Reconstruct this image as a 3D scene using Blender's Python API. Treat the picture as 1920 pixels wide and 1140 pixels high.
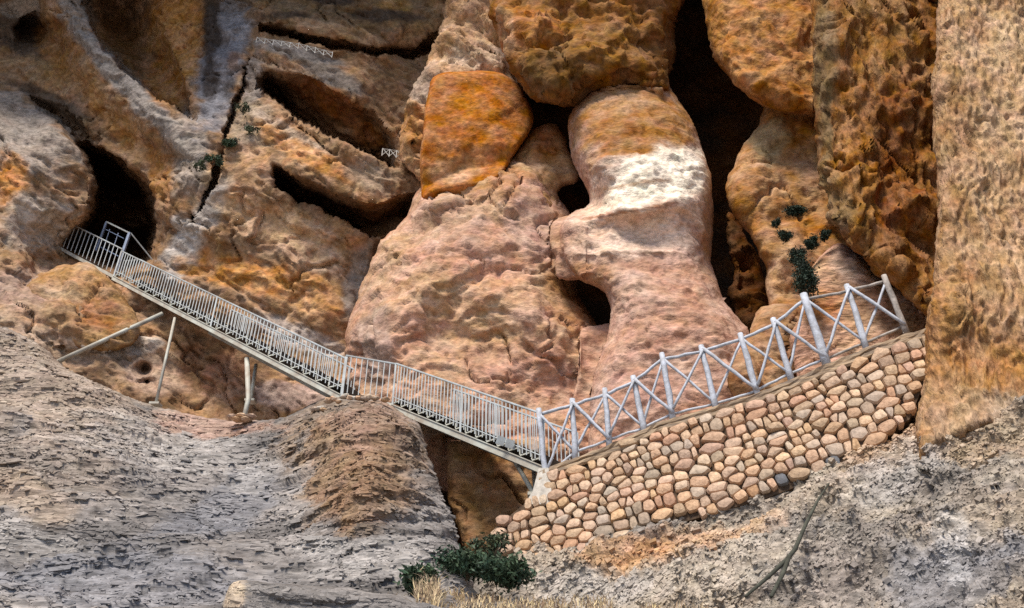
import bpy, math, random
import numpy as np

# ---------------------------------------------------------------- camera, sky, sun, exposure
sc = bpy.context.scene
for o in list(bpy.data.objects):
    bpy.data.objects.remove(o)
COL = sc.collection
PITCH = math.radians(32.0)
FOC = 1500.0                       # focal length in pixels of a 1920 px wide frame
CAM = np.array([0.0, 0.0, 1.6])
cam = bpy.data.objects.new('camera', bpy.data.cameras.new('camera'))
COL.objects.link(cam)
cam.location = CAM
cam.rotation_euler = (math.radians(90) + PITCH, 0, 0)
cam.data.sensor_width = 36.0
cam.data.lens = FOC / 1920.0 * 36.0
cam.data.clip_end = 2000
sc.camera = cam

SUN_EL, SUN_AZ = math.radians(57), math.radians(207)      # azimuth clockwise from +Y
world = bpy.data.worlds.new('World')
sc.world = world
world.use_nodes = True
wn = world.node_tree.nodes
bg = wn['Background']
sky = wn.new('ShaderNodeTexSky')
sky.sky_type = 'NISHITA'
sky.sun_disc = False
sky.sun_elevation = SUN_EL
sky.sun_rotation = SUN_AZ
sky.altitude = 1500
sky.dust_density = 3.0
world.node_tree.links.new(sky.outputs[0], bg.inputs[0])
bg.inputs[1].default_value = 0.085
sun = bpy.data.objects.new('sun', bpy.data.lights.new('sun', 'SUN'))
COL.objects.link(sun)
sun.data.energy = 3.2
sun.data.angle = math.radians(20)
sun.data.color = (1.0, 0.89, 0.75)
sd = (math.sin(SUN_AZ) * math.cos(SUN_EL), math.cos(SUN_AZ) * math.cos(SUN_EL), math.sin(SUN_EL))
from mathutils import Vector
sun.rotation_euler = Vector(sd).to_track_quat('Z', 'Y').to_euler()
sc.view_settings.view_transform = 'Standard'
sc.view_settings.look = 'None'
sc.view_settings.gamma = 1.0
sc.view_settings.use_curve_mapping = False
sc.view_settings.exposure = 0.74
sc.cycles.use_denoising = False
sc.cycles.max_bounces = 5
sc.cycles.diffuse_bounces = 3

rng = random.Random(7)
nrg = np.random.default_rng(11)

# ---------------------------------------------------------------- helpers
CP, SP = math.cos(PITCH), math.sin(PITCH)


def at(u, v, Y):
    """point of the place seen at photo position (u, v), at depth Y into the gorge"""
    cx = (np.asarray(u, float) - 960) / FOC
    cy = (570 - np.asarray(v, float)) / FOC
    dy = CP - cy * SP
    k = np.asarray(Y, float) / dy
    return np.stack([cx * k, dy * k, 1.6 + (SP + cy * CP) * k], -1)


_perm = nrg.permutation(256).astype(np.int64)
_perm = np.concatenate([_perm, _perm, _perm])
_g = nrg.normal(size=(256, 3))
_g = (_g / np.linalg.norm(_g, axis=1, keepdims=True)).astype(np.float32)


def noise(p):
    p = np.asarray(p)
    pi = np.floor(p).astype(np.int64)
    f = (p - pi).astype(np.float32)
    pi &= 255
    w = f * f * f * (f * (f * 6 - 15) + 10)
    out = np.zeros(len(p), np.float32)
    for dx in (0, 1):
        hx = _perm[pi[:, 0] + dx]
        wx = w[:, 0] if dx else 1 - w[:, 0]
        for dy in (0, 1):
            hy = _perm[hx + pi[:, 1] + dy]
            wy = w[:, 1] if dy else 1 - w[:, 1]
            for dz in (0, 1):
                h = _perm[hy + pi[:, 2] + dz] & 255
                g = _g[h]
                wz = w[:, 2] if dz else 1 - w[:, 2]
                out += wx * wy * wz * (g[:, 0] * (f[:, 0] - dx) + g[:, 1] * (f[:, 1] - dy) + g[:, 2] * (f[:, 2] - dz))
    return out * 1.6


def fbm(p, o=4, gain=0.5):
    a, s, t = 1.0, 0.0, 0.0
    q = np.array(p, float)
    for i in range(o):
        s = s + a * noise(q + 17.3 * i)
        t += a
        a *= gain
        q = q * 2.03
    return s / t


def ridge(p, o=3, gain=0.5):
    a, s, t = 1.0, 0.0, 0.0
    q = np.array(p, float)
    for i in range(o):
        s = s + a * (1 - 2 * np.abs(noise(q + 9.1 * i)))
        t += a
        a *= gain
        q = q * 2.1
    return s / t


def worley(p):
    pi = np.floor(p).astype(np.int64)
    best = np.full(len(p), 9.0)
    for dx in (-1, 0, 1):
        for dy in (-1, 0, 1):
            for dz in (-1, 0, 1):
                c = pi + (dx, dy, dz)
                cc = c & 255
                h = _perm[_perm[_perm[cc[:, 0]] + cc[:, 1]] + cc[:, 2]] & 255
                d = ((c + 0.5 + 0.45 * _g[h] - p) ** 2).sum(1)
                best = np.minimum(best, d)
    return np.sqrt(best)


def rotz(P, ang):                  # tilt of the grain in the XZ plane
    c, s = math.cos(ang), math.sin(ang)
    return np.stack([P[:, 0] * c + P[:, 2] * s, P[:, 1], -P[:, 0] * s + P[:, 2] * c], -1)


def mesh_np(name, V, Fq, mat, cols=None, smooth=True, tri=None):
    me = bpy.data.meshes.new(name)
    nq = len(Fq)
    nt = 0 if tri is None else len(tri)
    me.vertices.add(len(V))
    me.vertices.foreach_set('co', np.asarray(V, np.float32).ravel())
    me.loops.add(nq * 4 + nt * 3)
    li = np.asarray(Fq, np.int32).ravel()
    if nt:
        li = np.concatenate([li, np.asarray(tri, np.int32).ravel()])
    me.loops.foreach_set('vertex_index', li)
    me.polygons.add(nq + nt)
    st = np.concatenate([np.arange(nq) * 4, nq * 4 + np.arange(nt) * 3]).astype(np.int32)
    me.polygons.foreach_set('loop_start', st)
    me.polygons.foreach_set('use_smooth', np.full(nq + nt, smooth))
    me.update(calc_edges=True)
    me.validate()
    if cols is not None:
        a = me.color_attributes.new('Col', 'FLOAT_COLOR', 'POINT')
        a.data.foreach_set('color', np.concatenate([cols, np.ones((len(cols), 1))], 1).astype(np.float32).ravel())
    if mat:
        me.materials.append(mat)
    return me


def link(name, me, parent=None):
    o = bpy.data.objects.new(name, me)
    COL.objects.link(o)
    if parent:
        o.parent = parent
    return o


def tag(o, label=None, cat=None, group=None, kind=None):
    if label:
        o['label'] = label
    if cat:
        o['category'] = cat
    if group:
        o['group'] = group
    if kind:
        o['kind'] = kind
    return o


def empty(name, loc, label, cat, group=None):
    o = bpy.data.objects.new(name, None)
    o.location = tuple(loc)
    COL.objects.link(o)
    return tag(o, label, cat, group)


class MB:
    """collects simple shapes into one mesh"""
    def __init__(s):
        s.v, s.f = [], []

    def tube(s, pts, rad, n=8, cap=True, wob=0.0):
        pts = [np.asarray(p, float) for p in pts]
        if not hasattr(rad, '__len__'):
            rad = [rad] * len(pts)
        b = len(s.v)
        ref = None
        for i, p in enumerate(pts):
            d = pts[min(i + 1, len(pts) - 1)] - pts[max(i - 1, 0)]
            d = d / (np.linalg.norm(d) + 1e-9)
            if ref is None:
                ref = np.cross(d, (0.3, 1, 0.2))
            x = ref - d * np.dot(ref, d)
            x /= np.linalg.norm(x)
            y = np.cross(d, x)
            ref = x
            for k in range(n):
                a = 2 * math.pi * k / n
                r = rad[i] * (1 + (rng.uniform(-wob, wob) if wob else 0))
                s.v.append(p + (x * math.cos(a) + y * math.sin(a)) * r)
        for i in range(len(pts) - 1):
            for k in range(n):
                k2 = (k + 1) % n
                s.f.append((b + i * n + k, b + i * n + k2, b + (i + 1) * n + k2, b + (i + 1) * n + k))
        if cap:
            s.f.append(tuple(b + k for k in reversed(range(n))))
            e = b + (len(pts) - 1) * n
            s.f.append(tuple(e + k for k in range(n)))
        return s

    def beam(s, a, b, w, h, up=(0, 0, 1)):
        """rectangular bar from a to b, w across, h along up"""
        a, b = np.asarray(a, float), np.asarray(b, float)
        d = (b - a) / np.linalg.norm(b - a)
        x = np.cross(d, up)
        x /= np.linalg.norm(x)
        z = np.cross(x, d)
        i = len(s.v)
        for p in (a, b):
            for sx, sz in ((-1, -1), (1, -1), (1, 1), (-1, 1)):
                s.v.append(p + x * sx * w / 2 + z * sz * h / 2)
        for q in ((0, 3, 2, 1), (4, 5, 6, 7), (0, 1, 5, 4), (1, 2, 6, 5), (2, 3, 7, 6), (3, 0, 4, 7)):
            s.f.append(tuple(i + k for k in q))
        return s

    def hexa(s, c):
        i = len(s.v)
        s.v += [np.asarray(p, float) for p in c]
        for q in ((0, 3, 2, 1), (4, 5, 6, 7), (0, 1, 5, 4), (1, 2, 6, 5), (2, 3, 7, 6), (3, 0, 4, 7)):
            s.f.append(tuple(i + k for k in q))
        return s

    def mesh(s, name, mat, smooth=False, org=(0, 0, 0)):
        me = bpy.data.meshes.new(name)
        o = np.asarray(org, float)
        me.from_pydata([tuple(np.asarray(p) - o) for p in s.v], [], s.f)
        me.materials.append(mat)
        if smooth:
            for p in me.polygons:
                p.use_smooth = True
        return me

    def build(s, name, mat, parent=None, smooth=False):
        org = parent.location if parent else (0, 0, 0)
        if parent and parent.parent:
            org = (0, 0, 0)
        return link(name, s.mesh(name, mat, smooth, org), parent)


# ---------------------------------------------------------------- materials
def new_mat(name):
    m = bpy.data.materials.new(name)
    m.use_nodes = True
    nt = m.node_tree
    return m, nt, nt.nodes['Principled BSDF']


def rock_mat(name, scale=(1, 1, 1), rot=0.0, fine=9.0, bump=0.5, contrast=0.55, speck=0.35):
    """rock whose mineral colour and painted shade sit in the 'Col' attribute; grain, fine relief and specks are noise"""
    m, nt, b = new_mat(name)
    N, L = nt.nodes, nt.links
    at_ = N.new('ShaderNodeAttribute')
    at_.attribute_name = 'Col'
    tc = N.new('ShaderNodeTexCoord')
    mp = N.new('ShaderNodeMapping')
    mp.inputs['Scale'].default_value = scale
    mp.inputs['Rotation'].default_value = (0, rot, 0)
    L.new(tc.outputs['Object'], mp.inputs['Vector'])

    def nz(sc_, det, rough=0.6, vec=mp):
        n = N.new('ShaderNodeTexNoise')
        n.inputs['Scale'].default_value = sc_
        n.inputs['Detail'].default_value = det
        n.inputs['Roughness'].default_value = rough
        L.new(vec.outputs['Vector'] if vec is mp else vec.outputs['Object'], n.inputs['Vector'])
        return n
    n1 = nz(fine, 4, 0.6)
    n2 = nz(fine * 0.22, 4, 0.6)
    n3 = nz(3.0, 5, 0.6, tc)

    def mr(src, a, b_, lo, hi):
        r = N.new('ShaderNodeMapRange')
        r.inputs[1].default_value, r.inputs[2].default_value = a, b_
        r.inputs[3].default_value, r.inputs[4].default_value = lo, hi
        L.new(src.outputs[0], r.inputs[0])
        return r
    r1 = mr(n1, 0.36, 0.64, 1 - contrast, 1 + contrast * 0.8)
    r2 = mr(n2, 0.3, 0.7, 1 - contrast * 0.6, 1 + contrast * 0.6)
    mu = N.new('ShaderNodeMath'); mu.operation = 'MULTIPLY'
    L.new(r1.outputs[0], mu.inputs[0]); L.new(r2.outputs[0], mu.inputs[1])
    hs = N.new('ShaderNodeHueSaturation')
    hr = mr(n3, 0.3, 0.7, 0.488, 0.512)
    L.new(hr.outputs[0], hs.inputs['Hue'])
    srr = mr(n2, 0.35, 0.65, 1.1, 0.85)
    L.new(srr.outputs[0], hs.inputs['Saturation'])
    L.new(mu.outputs[0], hs.inputs['Value'])
    L.new(at_.outputs['Color'], hs.inputs['Color'])
    # dark mineral and lichen specks with a shape of their own
    n4 = nz(fine * 1.7, 3, 0.5)
    r4 = mr(n4, 0.60, 0.70, 0, speck)
    mx = N.new('ShaderNodeMix'); mx.data_type = 'RGBA'
    L.new(r4.outputs[0], mx.inputs[0])
    L.new(hs.outputs[0], mx.inputs[6])
    mx.inputs[7].default_value = (0.07, 0.05, 0.04, 1)
    L.new(mx.outputs[2], b.inputs['Base Color'])
    b.inputs['Roughness'].default_value = 0.95
    b.inputs['Specular IOR Level'].default_value = 0.12
    ad = N.new('ShaderNodeMath'); ad.operation = 'MULTIPLY_ADD'
    L.new(n2.outputs[0], ad.inputs[0]); ad.inputs[1].default_value = 1.6
    L.new(n1.outputs[0], ad.inputs[2])
    bp = N.new('ShaderNodeBump')
    bp.inputs['Strength'].default_value = bump
    bp.inputs['Distance'].default_value = 0.06
    L.new(ad.outputs[0], bp.inputs['Height'])
    L.new(bp.outputs[0], b.inputs['Normal'])
    return m


def plain_mat(name, col, rough=0.7, var=0.2, scale=6.0, bump=0.1, metal=0.0, col2=None, rnd=0.0, stretch=(1, 1, 1), spec=0.3):
    m, nt, b = new_mat(name)
    N, L = nt.nodes, nt.links
    tc = N.new('ShaderNodeTexCoord')
    mp = N.new('ShaderNodeMapping')
    mp.inputs['Scale'].default_value = stretch
    L.new(tc.outputs['Object'], mp.inputs['Vector'])
    n = N.new('ShaderNodeTexNoise')
    n.inputs['Scale'].default_value = scale
    n.inputs['Detail'].default_value = 6
    n.inputs['Roughness'].default_value = 0.65
    L.new(mp.outputs[0], n.inputs['Vector'])
    mx = N.new('ShaderNodeMix'); mx.data_type = 'RGBA'
    r = N.new('ShaderNodeMapRange')
    r.inputs[1].default_value, r.inputs[2].default_value = 0.35, 0.65
    L.new(n.outputs[0], r.inputs[0])
    L.new(r.outputs[0], mx.inputs[0])
    c2 = col2 or tuple(c * (1 - var * 1.6) for c in col)
    mx.inputs[6].default_value = (*c2, 1)
    mx.inputs[7].default_value = (*[min(1, c * (1 + var * 0.6)) for c in col], 1)
    out = mx.outputs[2]
    if rnd:
        oi = N.new('ShaderNodeObjectInfo')
        hs = N.new('ShaderNodeHueSaturation')
        for k, (lo, hi, key) in enumerate(((1 - rnd, 1 + rnd, 'Value'), (0.492, 0.508, 'Hue'), (0.8, 1.12, 'Saturation'))):
            a = N.new('ShaderNodeMath'); a.operation = 'MULTIPLY'
            L.new(oi.outputs['Random'], a.inputs[0]); a.inputs[1].default_value = (1, 7.31, 3.77)[k]
            fr = N.new('ShaderNodeMath'); fr.operation = 'FRACT'
            L.new(a.outputs[0], fr.inputs[0])
            q = N.new('ShaderNodeMapRange')
            q.inputs[3].default_value, q.inputs[4].default_value = lo, hi
            L.new(fr.outputs[0], q.inputs[0])
            L.new(q.outputs[0], hs.inputs[key])
        L.new(out, hs.inputs['Color'])
        out = hs.outputs[0]
    L.new(out, b.inputs['Base Color'])
    b.inputs['Roughness'].default_value = rough
    b.inputs['Metallic'].default_value = metal
    b.inputs['Specular IOR Level'].default_value = spec
    if bump:
        bp = N.new('ShaderNodeBump')
        bp.inputs['Strength'].default_value = bump
        bp.inputs['Distance'].default_value = 0.02
        L.new(n.outputs[0], bp.inputs['Height'])
        L.new(bp.outputs[0], b.inputs['Normal'])
    return m


M_SMOOTH = rock_mat('rock_smooth', (1, 1, 1.7), 0.1, 8, 0.5, 0.26, 0.28)
M_ROUGH = rock_mat('rock_rough', (1, 1, 1.3), 0.5, 7, 0.65, 0.33, 0.28)
M_LAYER = rock_mat('rock_layered', (0.6, 0.7, 2.6), 0.08, 6, 0.8, 0.45, 0.3)
M_BARK = rock_mat('rock_scaly', (1.6, 1.4, 0.6), 0.3, 10, 0.8, 0.34, 0.25)
M_SCREE = rock_mat('rock_scree', (0.8, 1, 1.7), -0.4, 9, 0.8, 0.5, 0.35)
M_CHIP = rock_mat('rock_chips', (1, 1, 1), 0, 14, 0.3, 0.2, 0.1)
M_WOOD = plain_mat('painted_logs', (0.48, 0.53, 0.63), 0.65, 0.14, 7, 0.5, col2=(0.34, 0.36, 0.40), stretch=(1.6, 1, 1.6))
M_WOODW = plain_mat('weathered_logs', (0.36, 0.33, 0.31), 0.8, 0.3, 9, 0.4)
M_METAL = plain_mat('galvanised_steel', (0.47, 0.54, 0.58), 0.5, 0.12, 3.5, 0.05, metal=0.15, col2=(0.36, 0.37, 0.37))
M_STRING = plain_mat('pale_painted_steel', (0.50, 0.53, 0.49), 0.55, 0.14, 3, 0.05, col2=(0.36, 0.32, 0.27))
M_TREAD = plain_mat('tread_steel_with_shade', (0.07, 0.065, 0.06), 0.7, 0.3, 8, 0.1)  # dark plate steel, with the shade of the undersides put into its colour
M_BLUE = plain_mat('blue_painted_steel', (0.20, 0.27, 0.42), 0.5, 0.15, 6, 0.05)
M_STONE = plain_mat('wall_stone', (0.58, 0.415, 0.285), 0.9, 0.22, 11, 1.0, col2=(0.41, 0.275, 0.18), rnd=0.20, spec=0.1)
M_STONER = plain_mat('wall_stone_red', (0.56, 0.36, 0.245), 0.9, 0.2, 11, 0.6, rnd=0.12, spec=0.1)
M_STONEG = plain_mat('wall_stone_grey', (0.50, 0.40, 0.31), 0.9, 0.2, 11, 0.6, rnd=0.18, spec=0.1)
M_STONEB = plain_mat('wall_stone_slate', (0.17, 0.18, 0.20), 0.9, 0.2, 11, 0.6, spec=0.1)
M_MORTAR = plain_mat('wall_core_earth', (0.12, 0.085, 0.06), 0.95, 0.3, 12, 0.6, spec=0.05)
M_PATH = plain_mat('path_earth', (0.36, 0.27, 0.18), 0.95, 0.3, 5, 0.8, col2=(0.20, 0.16, 0.13), stretch=(0.5, 0.5, 5), spec=0.05)
M_CONC = plain_mat('pale_concrete', (0.55, 0.52, 0.47), 0.9, 0.2, 8, 0.5)
M_LEAF = plain_mat('dark_green_leaf', (0.045, 0.075, 0.04), 0.6, 0.4, 3, 0, col2=(0.015, 0.04, 0.03))
M_LEAF2 = plain_mat('olive_leaf', (0.07, 0.09, 0.05), 0.7, 0.4, 3, 0, col2=(0.03, 0.045, 0.03))
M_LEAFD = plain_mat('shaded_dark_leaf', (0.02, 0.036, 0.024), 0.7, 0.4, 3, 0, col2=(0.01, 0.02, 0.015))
M_STEM = plain_mat('dark_stem', (0.10, 0.075, 0.05), 0.9, 0.3, 6, 0.2)
M_GRASS = plain_mat('dry_grass', (0.44, 0.37, 0.25), 0.9, 0.25, 2.5, 0, col2=(0.40, 0.30, 0.16))
M_BRANCH = plain_mat('dead_branch', (0.07, 0.075, 0.06), 0.9, 0.3, 6, 0.3)
M_WIRE = plain_mat('pale_wire', (0.50, 0.50, 0.48), 0.6, 0.1, 6, 0)

for m_ in (M_LEAF, M_LEAF2, M_LEAFD, M_GRASS):
    nt_ = m_.node_tree
    b_ = nt_.nodes['Principled BSDF']
    src = b_.inputs['Base Color'].links[0].from_socket
    ge = nt_.nodes.new('ShaderNodeNewGeometry'); hs_ = nt_.nodes.new('ShaderNodeHueSaturation'); mr_ = nt_.nodes.new('ShaderNodeMapRange'); mh_ = nt_.nodes.new('ShaderNodeMapRange')
    mr_.inputs[3].default_value, mr_.inputs[4].default_value = 0.5, 1.7
    mh_.inputs[3].default_value, mh_.inputs[4].default_value = 0.47, 0.51
    nt_.links.new(ge.outputs['Random Per Island'], mr_.inputs[0]); nt_.links.new(ge.outputs['Random Per Island'], mh_.inputs[0])
    nt_.links.new(mr_.outputs[0], hs_.inputs['Value']); nt_.links.new(mh_.outputs[0], hs_.inputs['Hue'])
    nt_.links.new(src, hs_.inputs['Color']); nt_.links.new(hs_.outputs[0], b_.inputs['Base Color'])

# ---------------------------------------------------------------- rock builder
ORANGE = (.48, .175, .032); OCHRE = (.34, .155, .038); TAN = (.44, .265, .145); PINK = (.47, .275, .195)
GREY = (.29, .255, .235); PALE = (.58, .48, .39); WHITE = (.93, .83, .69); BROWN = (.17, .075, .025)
DARK = (.055, .042, .035); BLUEG = (.18, .19, .22); RUST = (.28, .095, .022); LGREY = (.37, .355, .345)
PTAN = (.52, .325, .185)


def densify(poly, d):
    out = []
    n = len(poly)
    for i in range(n):
        a, b = np.array(poly[i], float), np.array(poly[(i + 1) % n], float)
        k = max(1, int(np.linalg.norm(b - a) / d))
        for j in range(k):
            out.append(a + (b - a) * j / k)
    return np.array(out)


def smooth_poly(pl, it=1):
    for _ in range(it):
        pl = pl * 0.5 + 0.25 * (np.roll(pl, 1, 0) + np.roll(pl, -1, 0))
    return pl


def poly_field(pl, pts):
    """signed distance (inside > 0) and nearest outline point"""
    A = pl
    Bq = np.roll(pl, -1, 0)
    D = Bq - A
    L2 = (D ** 2).sum(1) + 1e-9
    n = len(pts)
    dist = np.empty(n); near = np.empty((n, 2)); ins = np.zeros(n, bool)
    for c in range(0, n, 12000):
        p = pts[c:c + 12000]
        rx = p[:, None, 0] - A[None, :, 0]
        ry = p[:, None, 1] - A[None, :, 1]
        t = np.clip((rx * D[:, 0] + ry * D[:, 1]) / L2, 0, 1)
        d2 = (rx - t * D[:, 0]) ** 2 + (ry - t * D[:, 1]) ** 2
        k = d2.argmin(1)
        r = np.arange(len(p))
        dist[c:c + 12000] = np.sqrt(d2[r, k])
        tk = t[r, k]
        near[c:c + 12000] = A[k] + D[k] * tk[:, None]
        cond = (A[None, :, 1] > p[:, None, 1]) != (Bq[None, :, 1] > p[:, None, 1])
        xi = A[None, :, 0] + (p[:, None, 1] - A[None, :, 1]) / np.where(np.abs(D[:, 1]) < 1e-9, 1e-9, D[:, 1]) * D[:, 0]
        ins[c:c + 12000] = ((cond & (p[:, None, 0] < xi)).sum(1) % 2) == 1
    return np.where(ins, dist, -dist), near


def sstep(a, b, x):
    t = np.clip((x - a) / (b - a), 0, 1)
    return t * t * (3 - 2 * t)


def outline(poly, warp, seed):
    pl = smooth_poly(densify(poly, 12), 2)
    q = np.c_[pl / 60.0, np.full(len(pl), seed * 3.7)]
    q2 = np.c_[pl / 17.0, np.full(len(pl), seed * 1.7 + 40)]
    return pl + np.c_[noise(q) + 0.5 * noise(q2), noise(q + 31.7) + 0.5 * noise(q2 + 11.1)] * warp


def form(pts, t, Y, B, R, p, seed, bumps):
    """depth of the bare form: rim, bulge and broad swells"""
    u, v = pts[:, 0], pts[:, 1]
    Yv = Y(u, v) if callable(Y) else np.full(len(u), float(Y))
    rr = 0.72 * R * (1 + 0.6 * fbm(np.c_[pts / 85.0, np.full(len(pts), seed * 1.3 + 2)], 3))
    x = np.clip(t / rr, 0, 1)
    Yv = Yv - B * (1 - (1 - x) ** p) ** (1 / p)
    for (bu, bv, ru, rv, rot, amp) in bumps:
        c, s = math.cos(math.radians(rot)), math.sin(math.radians(rot))
        du, dv = u - bu, v - bv
        e = ((du * c + dv * s) / ru) ** 2 + ((-du * s + dv * c) / rv) ** 2
        Yv = Yv - amp * np.exp(-e) * sstep(0, 25, t)
    return Yv


GS = 6.0
GU, GV = np.arange(-290, 2540, GS), np.arange(-220, 1270, GS)
SURF = {}
FORMS = {}                          # id -> bare depth on a coarse grid, so that touching bodies can grow into each other


def pre(key, poly, Y, B=1.0, R=90, p=2.2, bumps=(), warp=7, seed=0, **kw):
    pl = outline(poly, warp, seed)
    lo, hi = pl.min(0), pl.max(0)
    iu = np.where((GU >= lo[0]) & (GU <= hi[0]))[0]; iv = np.where((GV >= lo[1]) & (GV <= hi[1]))[0]
    U, V_ = np.meshgrid(GU[iu], GV[iv])
    pts = np.c_[U.ravel(), V_.ravel()]
    sd_, _ = poly_field(pl, pts)
    Yv = form(pts, np.maximum(sd_, 0), Y, B, R, p, seed, bumps)
    Yv[sd_ <= 0] = 99
    F = np.full((len(GV), len(GU)), 99.0, np.float32)
    F[iv[0]:iv[-1] + 1, iu[0]:iu[-1] + 1] = Yv.reshape(U.shape)
    FORMS[key] = F


def others(key, u, v):
    m = np.full((len(GV), len(GU)), 99.0, np.float32)
    for k, F in FORMS.items():
        if k != key:
            m = np.minimum(m, F)
    x = np.clip((u - GU[0]) / GS, 0, len(GU) - 1.001); y = np.clip((v - GV[0]) / GS, 0, len(GV) - 1.001)
    xi, yi = x.astype(int), y.astype(int)
    fx, fy = x - xi, y - yi
    return (m[yi, xi] * (1 - fx) + m[yi, xi + 1] * fx) * (1 - fy) + (m[yi + 1, xi] * (1 - fx) + m[yi + 1, xi + 1] * fx) * fy


def rock(name, poly, Y, B=1.0, R=90, p=2.2, step=4, skirt=2.0, disp=(), bumps=(), base=(TAN, ORANGE), bsc=(.5, .5, .8),
         stains_shade=(), mat=None, warp=7, seed=0, edge=0.35, sk_in=0.12, key=None, fillet=1.2, face=0.25):
    """one body of rock. poly: its outline; Y: depth of its rim, a number or f(u, v);
    B: how far its face bulges out of the rim over R; skirt: how far its flanks run back into the cliff."""
    pl = outline(poly, warp, seed)
    lo, hi = pl.min(0) - step, pl.max(0) + step
    us = np.arange(lo[0], hi[0] + step, step); vs = np.arange(lo[1], hi[1] + step, step)
    U, V_ = np.meshgrid(us, vs)
    nu = len(us)
    pts = np.c_[U.ravel(), V_.ravel()]
    sdist, near = poly_field(pl, pts)
    ins = (sdist > 0)
    idx = np.arange(len(pts)).reshape(U.shape)
    Q = np.stack([idx[:-1, :-1], idx[1:, :-1], idx[1:, 1:], idx[:-1, 1:]], -1).reshape(-1, 4)
    Q = Q[ins[Q].any(1)]
    snap = ~ins
    pts[snap] = near[snap]
    used = np.unique(Q)
    remap = -np.ones(len(pts), np.int64)
    remap[used] = np.arange(len(used))
    Q = remap[Q]
    pts = pts[used]; t = np.maximum(sdist[used], 0)
    u, v = pts[:, 0], pts[:, 1]
    Yv = form(pts, t, Y, B, R, p, seed, bumps)
    if key is not None:
        dlt = np.abs(Yv - others(key, u, v))
        Yv = Yv - np.maximum(fillet - dlt, 0) ** 2 / fillet / 4
    P = at(u, v, Yv)
    # displacement along the smooth normal
    ef = edge + (1 - edge) * sstep(0, 22, t)
    Nn = np.zeros_like(P)
    fn = np.cross(P[Q[:, 2]] - P[Q[:, 0]], P[Q[:, 3]] - P[Q[:, 1]])
    for k in range(4):
        np.add.at(Nn, Q[:, k], fn)
    Nn /= np.linalg.norm(Nn, axis=1, keepdims=True) + 1e-12
    toc = CAM - P
    sgn = np.sign((Nn * toc).sum(1))
    Nn *= np.where(sgn == 0, 1, sgn)[:, None]
    Nn = Nn * (1 - face) + face * toc / np.linalg.norm(toc, axis=1, keepdims=True)
    H = np.zeros(len(P))
    for d in disp:
        kind, amp, fr = d[0], d[1], np.array(d[2], float)
        oct_ = d[3] if len(d) > 3 else 3
        rot = math.radians(d[4]) if len(d) > 4 else 0
        W = P + (0.12 if kind == 'saw' else 0.35) * np.c_[noise(P * 0.9 + 5), noise(P * 0.9 + 25), noise(P * 0.9 + 55)]
        G = rotz(W, rot) * fr + seed * 2.31
        if kind == 'fbm':
            h = fbm(G, oct_)
        elif kind == 'ridge':
            h = ridge(G, oct_)
        elif kind == 'cell':
            h = 0.6 - worley(G)
        elif kind == 'saw':                       # shingled flakes: steep lower lip, gentle back
            g = G[:, 2] + 0.9 * noise(G * (1, 1, 0.15))
            f = g - np.floor(g)
            h = np.where(f < 0.25, f / 0.25, (1 - f) / 0.75) - 0.5
            h = h * (0.4 + 0.9 * sstep(-0.3, 0.4, noise(G * (0.6, 0.6, 0.4) + 7)))
        elif kind == 'crack':
            h = -(1 - sstep(0.0, 0.07, np.abs(noise(G) + 0.25 * noise(G * 3)))) * sstep(-0.1, 0.25, noise(G * 0.6 + 50))
        elif kind == 'facet':
            h = 0.55 - worley(G)
        elif kind == 'plate':                     # spalled plates with broken edges
            q_ = 4.0 * fbm(G, oct_)
            f = q_ - np.floor(q_)
            h = (np.floor(q_) + sstep(0.80, 1.0, f) + 0.25 * f) / 4.0
        elif kind == 'pit':
            h = -sstep(0.25, 0.5, noise(G)) * 1.0
        H += amp * h * ef
    P = P + Nn * H[:, None]
    if key is not None:
        SURF[key] = (P, Nn, u, v, t)
    # mineral colour, with shade painted into a few patches
    a, b = np.array(base[0]), np.array(base[1])
    w = sstep(-0.28, 0.28, fbm(P * np.array(bsc) + seed * 5.1 + 3, 4))[:, None]
    C = a * (1 - w) + b * w
    for (su, sv, ru, rv, rot, col, st) in stains_shade:
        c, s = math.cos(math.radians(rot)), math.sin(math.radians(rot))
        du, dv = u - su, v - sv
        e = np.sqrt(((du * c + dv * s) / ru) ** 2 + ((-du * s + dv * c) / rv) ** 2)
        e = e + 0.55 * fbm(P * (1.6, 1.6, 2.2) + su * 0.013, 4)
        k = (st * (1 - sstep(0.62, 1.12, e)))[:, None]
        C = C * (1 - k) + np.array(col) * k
    C = C * (1 + 0.22 * fbm(P * (3, 3, 4) + 9, 3))[:, None]
    if key is not None:
        SURF[key] += (C,)
    # flanks running back into the cliff
    e = np.concatenate([Q[:, [0, 1]], Q[:, [1, 2]], Q[:, [2, 3]], Q[:, [3, 0]]])
    key = np.sort(e, 1)
    kk = key[:, 0] * (len(P) + 1) + key[:, 1]
    un, inv, cnt = np.unique(kk, return_inverse=True, return_counts=True)
    be = e[cnt[inv] == 1]
    bv = np.unique(be)
    ray = P[bv] - CAM
    ray /= np.linalg.norm(ray, axis=1, keepdims=True)
    cen = P.mean(0)
    faces = [Q]
    prev = bv
    VV, CC = [P], [C]
    nb = len(P)
    for s_, frac in ((0.35, 0.25), (1.0, 1.0)):
        NP = P[bv] + ray * skirt * s_ + (cen - P[bv]) * sk_in * frac
        m = -np.ones(len(P) + 1, np.int64)
        m_prev = -np.ones(len(P) + 1, np.int64)
        m_prev[bv] = prev
        new = np.arange(nb, nb + len(bv))
        m[bv] = new
        faces.append(np.stack([m_prev[be[:, 1]], m_prev[be[:, 0]], m[be[:, 0]], m[be[:, 1]]], -1))
        VV.append(NP); CC.append(C[bv])
        nb += len(bv); prev = new
    me = mesh_np(name, np.concatenate(VV), np.concatenate(faces), mat or M_ROUGH, np.clip(np.concatenate(CC), 0, 0.95))
    return link(name, me)


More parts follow.
